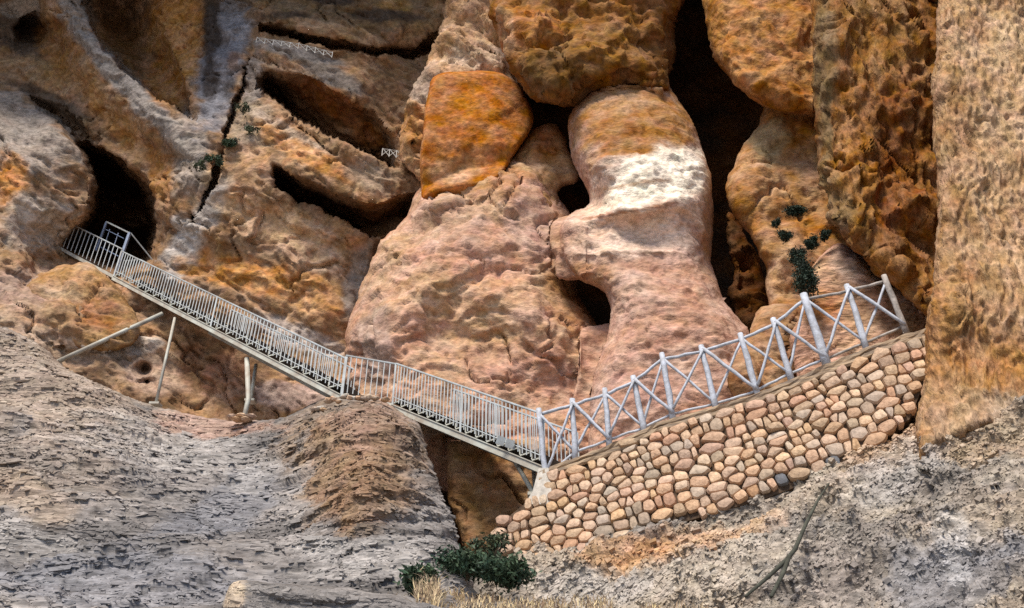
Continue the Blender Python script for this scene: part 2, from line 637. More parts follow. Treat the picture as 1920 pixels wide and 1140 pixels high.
def lin(Y0, u0=0, v0=0, gu=0.0, gv=0.0):
    return lambda u, v: Y0 + gu * (u - u0) + gv * (v - v0)


# displacement recipes
CR = ('crack', .20, (.8, .8, .6), 1, 15)
D_SOFT = [('fbm', .45, (.45, .45, .45), 3), ('plate', .20, (.55, .6, .9), 4, 14), ('ridge', .035, (1.7, 1.7, 2.1), 3, 12), ('fbm', .08, (2, 2, 3), 3), ('fbm', .045, (7, 7, 11), 3), ('pit', .045, (4.5, 4.5, 6.5)), CR]
D_PIL = [('fbm', .30, (.5, .5, .4), 3), ('plate', .16, (.5, .6, 1.1), 4, 8), ('fbm', .07, (2.2, 2.2, 3), 3), ('fbm', .045, (7, 7, 11), 3), ('pit', .03, (4.5, 4.5, 7.5))]
D_ROUGH = [('fbm', .55, (.5, .5, .5), 3), ('plate', .75, (.7, .7, 1.0), 4, 20), ('ridge', .18, (1.6, 1.6, 1.8), 4), ('fbm', .10, (6, 6, 7), 3), CR]
D_DIAG = [('fbm', .45, (.45, .45, .45), 3), ('plate', .75, (.45, .6, 1.3), 4, -30), ('ridge', .14, (.8, 1, 2.6), 4, -32), ('fbm', .08, (4, 5, 9), 3, -32), ('crack', .24, (.5, .8, 1.1), 1, -32)]
D_LEFT = [('fbm', .50, (.5, .5, .5), 3), ('plate', .80, (.5, .6, 1.1), 4, -46), ('ridge', .18, (.9, 1, 2.2), 4, -48), ('fbm', .10, (5, 5, 8), 3, -45), ('pit', .12, (2.6, 2.6, 3.4)), CR]
D_BARK = [('fbm', .35, (.5, .5, .35), 3), ('plate', .22, (1.0, 1, .4), 4, -10), ('ridge', .07, (9.0, 9, 2.8), 2, -17), ('fbm', .085, (15, 14, 5.5), 2, -19), ('fbm', .06, (3, 3, 1.4), 2, -15)]
D_OCHRE = [('fbm', .50, (.6, .6, .3), 3), ('plate', .70, (1.1, 1, .5), 4, 4), ('ridge', .20, (2.2, 2, .9), 3, 4), ('fbm', .13, (6, 6, 3.2), 3, 4), ('crack', .22, (1.4, 1, .35), 1, 3)]
D_LAYER = [('fbm', .40, (.45, .45, .6), 3), ('plate', .35, (.5, .6, 1.4), 4, 6), ('saw', .08, (.45, .45, 3.6), 1, 6), ('saw', .05, (.9, .9, 7.0), 1, 3), ('fbm', .07, (2.2, 3, 8), 3, 5), ('pit', .06, (2.0, 3, 8), 1, 5)]
D_SCREE = [('fbm', .30, (.5, .5, .6), 3), ('plate', .35, (.9, .9, 1.8), 4, 24), ('cell', .17, (4, 4, 7), 1, 24), ('fbm', .15, (3.5, 4, 8), 3, 24), ('cell', .10, (9, 9, 14), 1, 24)]

# ---------------------------------------------------------------- the setting
gx = np.linspace(-90, 90, 61); gy = np.linspace(-90, 60, 61)
GX, GY = np.meshgrid(gx, gy)
GZ = np.clip((GY - 1.5) / 4.0, 0, 1) * 2.2 + 0.15 * noise(np.c_[GX.ravel() / 6, GY.ravel() / 6, GX.ravel() * 0]).reshape(GX.shape)
GZ = GZ - np.exp(-(GX ** 2 + GY ** 2) / 20) * 0.2
gi = np.arange(GX.size).reshape(GX.shape)
GQ = np.stack([gi[:-1, :-1], gi[:-1, 1:], gi[1:, 1:], gi[1:, :-1]], -1).reshape(-1, 4)
gc = np.tile(np.array(GREY) * 1.0, (GX.size, 1))
tag(link('ground', mesh_np('ground', np.c_[GX.ravel(), GY.ravel(), GZ.ravel()], GQ, M_SCREE, gc)), kind='structure')

# deep back of the grotto
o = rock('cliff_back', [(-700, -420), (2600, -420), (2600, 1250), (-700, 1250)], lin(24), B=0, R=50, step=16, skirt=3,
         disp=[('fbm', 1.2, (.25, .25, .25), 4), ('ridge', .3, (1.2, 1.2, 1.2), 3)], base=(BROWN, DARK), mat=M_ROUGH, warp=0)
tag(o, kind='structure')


def profile_wall(name, prof, x0, x1, nx, base, amp=0.8, axis='x'):
    """a face swept along X (or Y) from a profile of (depth, height) points, roughened"""
    pr = densify([np.array(a) for a in prof], 0.8)[:-1]
    k = [i for i in range(len(pr)) if np.allclose(pr[i], prof[-1])]
    if k:
        pr = pr[:k[0] + 1]
    xs = np.linspace(x0, x1, nx)
    A, X = np.meshgrid(np.arange(len(pr)), xs, indexing='ij')
    P = np.stack([X, pr[A][..., 0], pr[A][..., 1]], -1).reshape(-1, 3)
    if axis == 'y':
        P = P[:, [1, 0, 2]]
    P = P + amp * np.stack([fbm(P * .3 + 4, 4), fbm(P * .3 + 44, 4), fbm(P * .3 + 84, 4)], -1)
    ii = np.arange(A.size).reshape(A.shape)
    Qf = np.stack([ii[:-1, :-1], ii[:-1, 1:], ii[1:, 1:], ii[1:, :-1]], -1).reshape(-1, 4)
    w = sstep(-.3, .3, fbm(P * .4, 3))[:, None]
    C = np.array(base[0]) * (1 - w) + np.array(base[1]) * w
    return tag(link(name, mesh_np(name, P, Qf, M_ROUGH, C)), kind='structure')


# unseen cliff cap and side walls, added to keep sky light out of the crevices
profile_wall('cliff_sky_blocker', [(28, 48), (20, 35), (16, 28.6), (13.7, 25.3), (13.4, 28), (13.8, 36), (15.0, 48)], -34, 34, 70, (TAN, GREY), 0.6)
profile_wall('cliff_side_blocker', [(-26.0, 0), (-24.5, 14), (-26, 26)], 10, 26, 24, (GREY, TAN), 0.8, 'y')
profile_wall('cliff_side_blocker', [(18.5, 0), (17.5, 20), (19, 45)], 7, 26, 24, (GREY, TAN), 0.8, 'y')

# ---------------------------------------------------------------- terrain slopes
def y_left(u, v):
    return (8.0 + .0165 * (1140 - v) + 2.4 * np.exp(-((u - 390) / 170.0) ** 2) * (1 - sstep(770, 960, v)))


SLOPE_L = dict(poly=[(-260, 560), (0, 612), (60, 640), (130, 690), (230, 742), (290, 768), (350, 778), (460, 788), (520, 786), (570, 762),
                   (620, 747), (715, 746), (748, 768), (785, 795), (803, 840), (822, 910), (842, 970), (862, 1030), (885, 1100), (900, 1240), (-260, 1240)],
         Y=y_left, B=.8, R=80, step=2.8, disp=D_LAYER, base=((.16, .152, .15), (.285, .265, .255)), bsc=(.35, .4, .9), mat=M_LAYER, warp=5, seed=1,
         bumps=[(685, 860, 105, 140, 0, 2.0), (500, 890, 90, 120, 15, -.8), (350, 960, 200, 60, 10, -.4), (120, 860, 160, 70, 20, .4), (820, 1060, 120, 70, 0, .3)],
         stains_shade=[(665, 850, 160, 140, 0, (.26, .19, .135), .75), (670, 890, 125, 110, 10, (.25, .15, .08), .6), (690, 790, 90, 40, 0, (.30, .20, .15), .6), (90, 720, 240, 110, 22, (.37, .295, .235), .75), (60, 860, 200, 70, 10, (.30, .25, .21), .6),
                 (30, 930, 130, 40, 15, (.36, .27, .19), .5), (60, 1010, 160, 30, 10, LGREY, .5), (300, 830, 200, 50, 10, LGREY, .5),
                 (420, 950, 150, 50, -25, BLUEG, .6), (200, 1080, 300, 60, 0, BLUEG, .6), (480, 900, 60, 25, -25, LGREY, .5), (700, 1050, 150, 50, 0, LGREY, .6),
                 (400, 790, 140, 25, 5, PINK, .5)])


def y_right(u, v):
    return 12.3 - .0022 * (u - 990) - .0105 * (v - (1055 - .33 * (u - 990)))


SLOPE_R = dict(poly=[(840, 1240), (880, 1100), (930, 1020), (1000, 985), (1130, 975), (1280, 930), (1440, 885), (1560, 845), (1640, 790), (1712, 742),
                   (1772, 640), (1800, 560), (2500, 470), (2500, 1240)],
         Y=y_right, fillet=2.6, B=.35, R=60, step=3.4, disp=D_SCREE, base=((.22, .20, .182), (.34, .29, .235)), bsc=(.6, .6, .9), mat=M_SCREE, warp=5, seed=2,
         bumps=[(1850, 950, 200, 160, -30, .5), (1300, 1060, 200, 60, -15, .2)],
         stains_shade=[(1850, 820, 200, 50, 0, (.36, .27, .18), .7), (1700, 800, 160, 60, -30, TAN, .5), (1300, 1010, 200, 35, -18, PTAN, .6), (1180, 1040, 130, 30, -12, TAN, .7), (1350, 1060, 260, 50, -15, (.40, .36, .31), .45),
                 (1130, 1110, 140, 40, 0, LGREY, .6), (1800, 1080, 180, 90, -20, BLUEG, .6), (1780, 990, 36, 45, 0, (.42, .42, .43), .45), (1805, 1085, 24, 22, 0, (.42, .42, .43), .45),
                 (1680, 880, 120, 40, -30, LGREY, .5), (1560, 1090, 90, 70, 0, GREY, .5)])

# ---------------------------------------------------------------- the cliff, body by body
ROCKS = [
 # name, label, outline, rim depth, options
 ('rock_ramp', 'pale orange rock ramp leaning up above the square orange boulder',
  [(840, -190), (842, 10), (828, 70), (790, 128), (760, 188), (752, 260), (762, 305), (806, 352), (850, 330), (900, 250), (985, 200), (1000, 120), (990, 30), (990, -190)], 16.9,
  dict(B=1.2, R=60, disp=D_DIAG, base=(PTAN, TAN), mat=M_ROUGH, stains_shade=[(780, 250, 40, 60, 0, OCHRE, .7), (880, 30, 60, 60, 0, PTAN, .6), (900, 110, 70, 30, 0, PALE, .45), (790, 160, 26, 50, 35, GREY, .6)])),
 ('boulder', 'square-faced bright orange boulder wedged above the central mound',
  [(806, 140), (832, 134), (944, 134), (980, 166), (1006, 220), (990, 258), (954, 306), (925, 370), (850, 400), (790, 396), (786, 300), (795, 220)],
  lambda u, v: 15.45 + .006 * np.maximum(v - 270, 0) + .0035 * np.maximum(u - 930, 0),
  dict(B=.55, R=14, p=2.4, fillet=1.4, disp=[('fbm', .08, (.6, .6, .6), 3), ('fbm', .05, (3, 3, 3), 3), ('fbm', .03, (9, 9, 9), 3)], base=((.43, .16, .032), (.36, .13, .028)), mat=M_ROUGH, warp=2,
       stains_shade=[(850, 320, 60, 30, -15, PTAN, .6), (900, 210, 70, 50, 0, (.46, .17, .03), .5), (830, 230, 26, 90, 0, (.36, .14, .035), .5)])),
 ('rock_wedge', 'dark orange wedge of rock between the boulder and the white-banded pillar',
  [(920, 350), (940, 310), (962, 296), (1000, 244), (1030, 226), (1062, 262), (1090, 330), (1075, 352), (1050, 345), (1046, 385), (1075, 430), (990, 470), (930, 420)], 16.3,
  dict(B=.8, R=50, disp=D_SOFT, base=(OCHRE, TAN), mat=M_SMOOTH, stains_shade=[(1025, 260, 30, 40, 0, RUST, .7), (1010, 320, 40, 40, 0, PTAN, .5)])),
 ('rock_mound', 'large smooth pinkish mound of rock behind the lower stairs',
  [(790, 340), (850, 322), (950, 298), (1000, 312), (1040, 366), (1066, 402), (1080, 440), (1082, 490), (1078, 540), (1096, 572), (1122, 612), (1142, 660),
   (1128, 722), (1140, 800), (1140, 900), (900, 960), (760, 880), (640, 760), (650, 622), (680, 540), (700, 470), (722, 436), (770, 398)], 16.9,
  dict(B=2.2, R=190, disp=D_SOFT + [('pit', .08, (2.2, 2.2, 3.2))], base=((.52, .30, .205), (.47, .30, .185)), mat=M_SMOOTH,
       bumps=[(960, 560, 150, 40, 30, .25), (860, 640, 120, 50, 15, -.25), (1030, 640, 60, 120, 0, .2), (780, 540, 60, 130, 20, .25)],
       stains_shade=[(840, 420, 90, 60, 0, (.45, .30, .23), .5), (1000, 430, 60, 60, 0, (.44, .30, .26), .6), (880, 560, 160, 60, 0, PTAN, .5), (1060, 560, 40, 80, -20, OCHRE, .5),
               (900, 640, 120, 40, 0, PTAN, .6), (980, 690, 160, 40, 10, (.40, .22, .16), .5), (700, 640, 40, 100, 0, GREY, .5), (930, 350, 80, 30, -20, OCHRE, .4)])),
 ('rock_overhang', 'broad ochre overhanging rock at the top centre above the pillar',
  [(940, -190), (918, 40), (936, 82), (962, 135), (992, 188), (1022, 204), (1062, 200), (1120, 178), (1190, 165), (1250, 178), (1264, 120), (1256, 60), (1290, 0), (1300, -190)], 15.6,
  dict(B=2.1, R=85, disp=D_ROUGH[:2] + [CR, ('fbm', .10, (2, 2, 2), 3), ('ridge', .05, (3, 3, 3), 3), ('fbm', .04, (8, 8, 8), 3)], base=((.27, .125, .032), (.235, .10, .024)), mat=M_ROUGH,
       stains_shade=[(1040, 130, 70, 70, 0, (.11, .06, .02), .7), (1150, 90, 120, 60, 0, (.24, .115, .03), .6), (1000, 50, 60, 50, 0, ORANGE, .4), (1230, 60, 40, 100, 0, BROWN, .5), (950, 60, 20, 60, 0, PTAN, .6)])),
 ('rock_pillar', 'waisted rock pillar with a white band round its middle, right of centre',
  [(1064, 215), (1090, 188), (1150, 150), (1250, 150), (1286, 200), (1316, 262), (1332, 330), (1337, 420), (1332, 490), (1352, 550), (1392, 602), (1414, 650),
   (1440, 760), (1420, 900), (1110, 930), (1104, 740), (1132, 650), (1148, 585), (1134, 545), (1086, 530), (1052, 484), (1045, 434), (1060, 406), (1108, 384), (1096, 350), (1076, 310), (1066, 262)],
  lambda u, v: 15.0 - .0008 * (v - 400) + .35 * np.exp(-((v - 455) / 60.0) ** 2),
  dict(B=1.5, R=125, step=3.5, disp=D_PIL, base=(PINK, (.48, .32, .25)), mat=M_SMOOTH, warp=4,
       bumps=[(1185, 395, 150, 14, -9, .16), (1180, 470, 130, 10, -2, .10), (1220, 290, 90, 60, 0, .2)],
       stains_shade=[(1200, 230, 150, 85, -8, OCHRE, .9), (1210, 400, 150, 80, -8, (.72, .53, .41), .8), (1232, 335, 118, 60, -10, WHITE, .95), (1255, 300, 60, 36, 0, WHITE, .9), (1200, 450, 130, 30, -5, (.70, .53, .43), .7),
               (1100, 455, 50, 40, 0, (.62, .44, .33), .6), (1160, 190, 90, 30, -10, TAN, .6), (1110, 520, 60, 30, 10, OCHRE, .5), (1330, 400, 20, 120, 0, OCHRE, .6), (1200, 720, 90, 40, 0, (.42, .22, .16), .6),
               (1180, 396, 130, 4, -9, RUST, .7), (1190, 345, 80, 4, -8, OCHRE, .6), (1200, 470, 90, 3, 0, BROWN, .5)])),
 ('joint_rock', 'shaded rock joining the mound and the pillar between the two dark holes',
  [(1030, 408), (1075, 400), (1110, 430), (1110, 520), (1080, 532), (1040, 520)], 15.0,
  dict(B=.5, R=40, disp=D_PIL, base=(PINK, (.44, .27, .18)), mat=M_SMOOTH)),
 ('joint_rock', 'shaded rock joining the mound and the pillar below the lower dark hole',
  [(1090, 612), (1130, 600), (1170, 606), (1190, 860), (1060, 860), (1080, 700)], 15.2,
  dict(B=.5, R=40, disp=D_PIL, base=(PINK, (.44, .27, .18)), mat=M_SMOOTH)),
 ('rock_bulge', 'rounded orange rock hanging over the black crevice at the top right',
  [(1335, -190), (1316, 40), (1330, 90), (1350, 130), (1372, 162), (1412, 190), (1470, 212), (1600, 240), (1640, 60), (1640, -190)], 14.4,
  dict(B=1.5, R=70, disp=D_SOFT + [('plate', .3, (.7, .7, .9), 4, 10)], base=(OCHRE, (.45, .22, .08)), mat=M_ROUGH, stains_shade=[(1420, 60, 90, 80, 0, (.43, .20, .07), .6), (1340, 60, 20, 70, 0, OCHRE, .5), (1480, 170, 60, 30, 0, RUST, .4)])),
 ('egg_rock', 'smooth egg-shaped rock standing in the hollow right of the black crevice',
  [(1386, 292), (1415, 232), (1440, 170), (1600, 140), (1640, 330), (1660, 480), (1640, 560), (1560, 680), (1490, 700), (1430, 640), (1440, 500), (1402, 440), (1370, 392), (1362, 340)], 15.2,
  dict(B=1.3, R=90, disp=D_SOFT, base=(TAN, OCHRE), mat=M_SMOOTH, stains_shade=[(1440, 260, 40, 50, 20, (.34, .27, .16), .7), (1440, 350, 50, 30, 0, PTAN, .6), (1400, 400, 30, 50, 0, OCHRE, .5), (1530, 320, 40, 80, 0, PTAN, .4), (1450, 590, 40, 30, 0, BROWN, .4)])),
 ('low_rock', 'rounded brown boulder at the foot of the pillar behind the log fence',
  [(1360, 700), (1400, 630), (1432, 578), (1480, 572), (1520, 600), (1540, 760), (1400, 800)], 14.2,
  dict(B=.9, R=50, disp=D_SOFT, base=(BROWN, TAN), mat=M_SMOOTH, stains_shade=[(1460, 610, 40, 30, 0, TAN, .6)])),
 ('crevice_rock', 'dark brown rock at the foot of the black crevice',
  [(1360, 390), (1400, 440), (1440, 500), (1440, 600), (1400, 640), (1370, 560)], 17.2,
  dict(B=.6, R=40, disp=D_ROUGH, base=(BROWN, RUST), mat=M_ROUGH)),
 ('striped_rock', 'small pink striped rock behind the upper end of the log fence',
  [(1512, 560), (1520, 500), (1572, 448), (1612, 478), (1652, 522), (1700, 540), (1790, 560), (1790, 720), (1600, 760), (1500, 740), (1480, 640)], 13.4,
  dict(B=.9, R=60, disp=[('fbm', .2, (.7, .7, .7), 3), ('saw', .05, (.6, .6, 9), 1, 38), ('fbm', .05, (5, 5, 9), 3, 38)], base=(PTAN, PINK), mat=M_LAYER,
       stains_shade=[(1540, 570, 50, 40, 0, ORANGE, .6), (1690, 600, 60, 40, 20, BROWN, .7), (1600, 500, 60, 30, 40, PALE, .4)])),
 ('cliff_rock', 'tall ochre rock face streaked downwards, left of the pale cliff on the right',
  [(1528, -190), (1521, 100), (1530, 250), (1530, 335), (1560, 420), (1600, 458), (1642, 500), (1690, 545), (1740, 600), (1850, 680), (1850, -190)], 13.0,
  dict(B=1.3, R=90, disp=D_OCHRE, base=((.27, .125, .032), (.20, .08, .02)), mat=M_BARK, stains_shade=[(1545, 150, 22, 220, 0, (.17, .12, .06), .8), (1560, 380, 30, 70, -30, (.26, .19, .10), .7), (1640, 60, 80, 100, 0, (.33, .18, .06), .5), (1680, 330, 50, 140, 0, (.22, .075, .02), .6), (1600, 240, 40, 90, 0, OCHRE, .6)])),
 ('cliff_wall', 'pale tan cliff wall with scaly bark-like surface at the right edge',
  [(1762, -190), (1752, 130), (1744, 260), (1757, 330), (1754, 500), (1748, 600), (1741, 700), (1722, 782), (1732, 960), (1790, 1160), (2500, 1160), (2500, -190)],
  lambda u, v: 10.6 - .0012 * (u - 1750) - .0004 * (v - 300) + .55 * sstep(560, 860, v) + 2.0 * sstep(860, 1150, v),
  dict(B=1.1, R=70, step=3.4, disp=D_BARK, base=((.43, .275, .155), (.36, .215, .11)), mat=M_BARK, fillet=2.6, warp=3,
       stains_shade=[(1780, 620, 60, 120, 0, OCHRE, .6), (1890, 200, 70, 260, 10, (.50, .35, .21), .5), (1860, 700, 120, 60, 0, OCHRE, .5), (1900, 800, 160, 60, 0, (.36, .29, .21), .7), (1790, 790, 90, 50, 0, TAN, .5)])),
 ('ledge_rock', 'ochre-topped ledge of rock with a pale base below the upper landing',
  [(12, 575), (58, 522), (120, 488), (170, 494), (216, 530), (244, 572), (268, 610), (250, 650), (180, 660), (110, 650), (50, 640), (0, 615)], 18.0,
  dict(B=1.0, R=45, disp=[('fbm', .2, (.7, .7, .7), 3), ('saw', .06, (.8, .8, 5), 1, -14), ('fbm', .06, (4, 4, 9), 3, -14), CR, ('plate', .3, (.8, .8, 1.6), 4, -14)], base=((.40, .27, .17), (.33, .19, .085)), mat=M_ROUGH, warp=8,
       stains_shade=[(130, 520, 90, 34, 10, (.40, .21, .08), .5), (60, 600, 80, 44, 10, (.52, .48, .44), .9), (190, 590, 50, 36, 10, RUST, .6)])),
 ('low_rock', 'brown rock in the shade beneath the foot of the stairs',
  [(838, 826), (900, 820), (1040, 830), (1060, 930), (960, 1030), (880, 1050), (858, 990), (842, 920)], 14.9,
  dict(B=.6, R=50, disp=D_SOFT, base=((.36, .20, .09), TAN), mat=M_SMOOTH)),
 ('foreground_rock', 'low ridged grey rock at the bottom edge, left of centre',
  [(412, 1150), (436, 1088), (520, 1092), (640, 1103), (760, 1118), (860, 1150), (880, 1240), (400, 1240)], 7.25,
  dict(B=.6, R=45, fillet=.25, step=2.6, disp=[('fbm', .12, (.8, .8, .8), 3), ('saw', .07, (.5, .5, 8), 1, -4), ('fbm', .05, (4, 4, 12), 3, -4)], base=((.20, .19, .185), (.30, .285, .28)), mat=M_LAYER, warp=4,
       stains_shade=[(440, 1120, 30, 40, 0, (.46, .36, .26), .8)])),
]

# ---------------------------------------------------------------- the left half of the cliff: one eroded face with hollows worn into it
LCTRL = np.array([(-200, 200, 17.6), (0, 250, 17.5), (60, 300, 17.4), (112, 290, 17.7), (145, 345, 18.2), (60, 400, 17.3), (0, 500, 17.1), (90, 425, 18.3), (108, 470, 19.3), (150, 500, 19.0), (-200, 600, 16.8), (0, 620, 16.6),
 (-200, 0, 18.3), (0, 0, 18.4), (60, 60, 18.7), (0, 100, 18.2), (100, 120, 18.1), (60, 175, 18.8), (0, 150, 18.8), (140, 190, 18.6), (-200, 120, 18.5),
 (120, -60, 17.2), (140, 20, 17.0), (180, 92, 16.9), (228, 152, 16.8), (290, 205, 16.8), (345, 245, 16.8), (376, 290, 16.9), (370, 340, 17.0),
 (190, 225, 18.5), (240, 272, 18.5), (285, 322, 18.5), (315, 375, 18.1), (180, 160, 17.9),
 (330, 60, 18.2), (300, 120, 18.6), (350, 10, 18.0), (240, 30, 19.3), (365, 150, 18.3), (280, -100, 18.5),
 (400, 0, 17.7), (420, 100, 17.6), (410, 200, 17.5), (390, 285, 17.4), (445, 60, 17.6), (480, 130, 17.4), (462, 220, 17.1), (450, 300, 16.9), (500, 200, 17.1),
 (560, 232, 16.7), (640, 285, 16.6), (720, 322, 16.8), (600, 295, 16.5), (680, 335, 16.7), (775, 350, 17.2),
 (430, 345, 17.0), (400, 385, 17.3), (370, 430, 17.6), (335, 510, 18.2), (310, 470, 18.2),
 (450, 400, 17.4), (550, 425, 17.6), (640, 455, 17.7), (500, 500, 17.8), (600, 540, 17.9), (560, 600, 18.0), (450, 560, 17.9), (400, 530, 18.0), (675, 520, 18.4), (640, 650, 18.3),
 (500, 100, 17.2), (580, 110, 17.1), (660, 135, 17.3), (720, 180, 17.8), (745, 240, 18.2), (560, 138, 17.3), (510, 25, 16.9), (600, 35, 16.8), (700, 55, 17.0), (800, 30, 17.2), (640, -100, 16.6),
 (400, -150, 17.5), (200, -150, 18.0), (790, 110, 18.1), (800, 200, 17.9), (100, 570, 17.4), (240, 640, 17.9), (250, 690, 17.6), (330, 650, 18.1), (200, 720, 17.4), (390, 700, 18.5),
 (430, 700, 17.9), (520, 730, 18.0), (330, 770, 17.5), (600, 770, 17.7), (470, 700, 18.3), (500, 700, 17.9), (300, 560, 18.4)], float)
LCTRL_S = 36.0
CAVE = [(126, 262), (165, 258), (215, 280), (262, 312), (292, 350), (306, 395), (308, 440), (296, 500), (230, 525), (110, 480), (102, 455), (124, 430), (156, 400), (168, 350), (150, 305)]
GROOVE = [(168, -190), (170, 0), (186, 62), (232, 122), (296, 176), (348, 206), (352, 190), (300, 140), (262, 70), (232, 0), (225, -190)]
CRACK = [(474, 100), (466, 104), (440, 190), (404, 298), (392, 345), (366, 400), (374, 402), (406, 348), (416, 300), (449, 198)]
PITP = [(15, 45), (75, 18), (100, 60), (80, 95), (30, 85)]
STEP1 = [(40, 172), (110, 190), (170, 235), (200, 262), (160, 300), (140, 290), (110, 240)]
NOTCH = [(352, 398), (366, 392), (372, 420), (358, 430)]
LIP = [(360, 20), (384, 60), (368, 180), (372, 240), (384, 250), (380, 180), (396, 60), (384, -60)]
HOLLOWS = [([(150, -190), (235, -60), (300, 40), (345, 140), (374, 212)], [(150, -20), (168, 40), (200, 92), (235, 130), (300, 185), (350, 216), (374, 234)], 2.0, 10),
           ([(486, 128), (560, 142), (640, 176), (700, 212), (756, 262)], [(486, 162), (520, 192), (600, 245), (680, 288), (756, 320)], 3.4, 14),
           ([(512, 303), (560, 333), (640, 370), (690, 384), (740, 374), (806, 356)], [(512, 352), (560, 377), (620, 404), (690, 442), (740, 436), (806, 404)], 3.2, 5),
           ([(486, 42), (560, 58), (680, 84), (760, 88), (840, 58)], [(486, 58), (560, 74), (640, 97), (720, 103), (770, 110), (840, 80)], 1.5, 12)]


def y_cliff(u, v):
    q = np.c_[u, v] + 6 * np.c_[noise(np.c_[u / 45, v / 45, u * 0 + 3]), noise(np.c_[u / 45, v / 45, u * 0 + 33])] + 1.8 * np.c_[noise(np.c_[u / 14, v / 14, u * 0 + 3]), noise(np.c_[u / 14, v / 14, u * 0 + 33])]
    num = np.zeros(len(u)); den = np.zeros(len(u))
    for (cu, cv, cy) in LCTRL:
        d2 = (q[:, 0] - cu) ** 2 + (q[:, 1] - cv) ** 2
        w = np.exp(-d2 / (2 * LCTRL_S ** 2)) + 2e-4 / (1 + d2 / 3e3)
        num += w * cy; den += w
    Y = num / den
    for poly, dep, soft in ((CAVE, 6.5, 34), (CRACK, .9, 6), (PITP, 1.0, 16), (STEP1, .9, 22), (NOTCH, .8, 6)):
        pl = smooth_poly(densify(poly, 10), 1)
        lo, hi = pl.min(0) - 5, pl.max(0) + 5
        k = np.where((q[:, 0] > lo[0]) & (q[:, 0] < hi[0]) & (q[:, 1] > lo[1]) & (q[:, 1] < hi[1]))[0]
        if len(k):
            sd_, _ = poly_field(pl, q[k])
            Y[k] += dep * sstep(0, soft, sd_) ** (1.0 if dep < 3 else 1.6)
    for top, bot, dep, tap in HOLLOWS:
        a, b = np.array(top, float), np.array(bot, float)
        vt = np.interp(q[:, 0], a[:, 0], a[:, 1]); vb = np.interp(q[:, 0], b[:, 0], b[:, 1])
        r = (q[:, 1] - vt) / (vb - vt)
        ends = sstep(a[0, 0] - 1, a[0, 0] + tap, q[:, 0]) * (1 - sstep(a[-1, 0] - 30, a[-1, 0], q[:, 0]))
        prof = np.clip(r, 0, 1) ** .8 * (1 - sstep(.97, 1.03, r)) * (r > 0)
        Y = Y + dep * ends * prof
    return Y


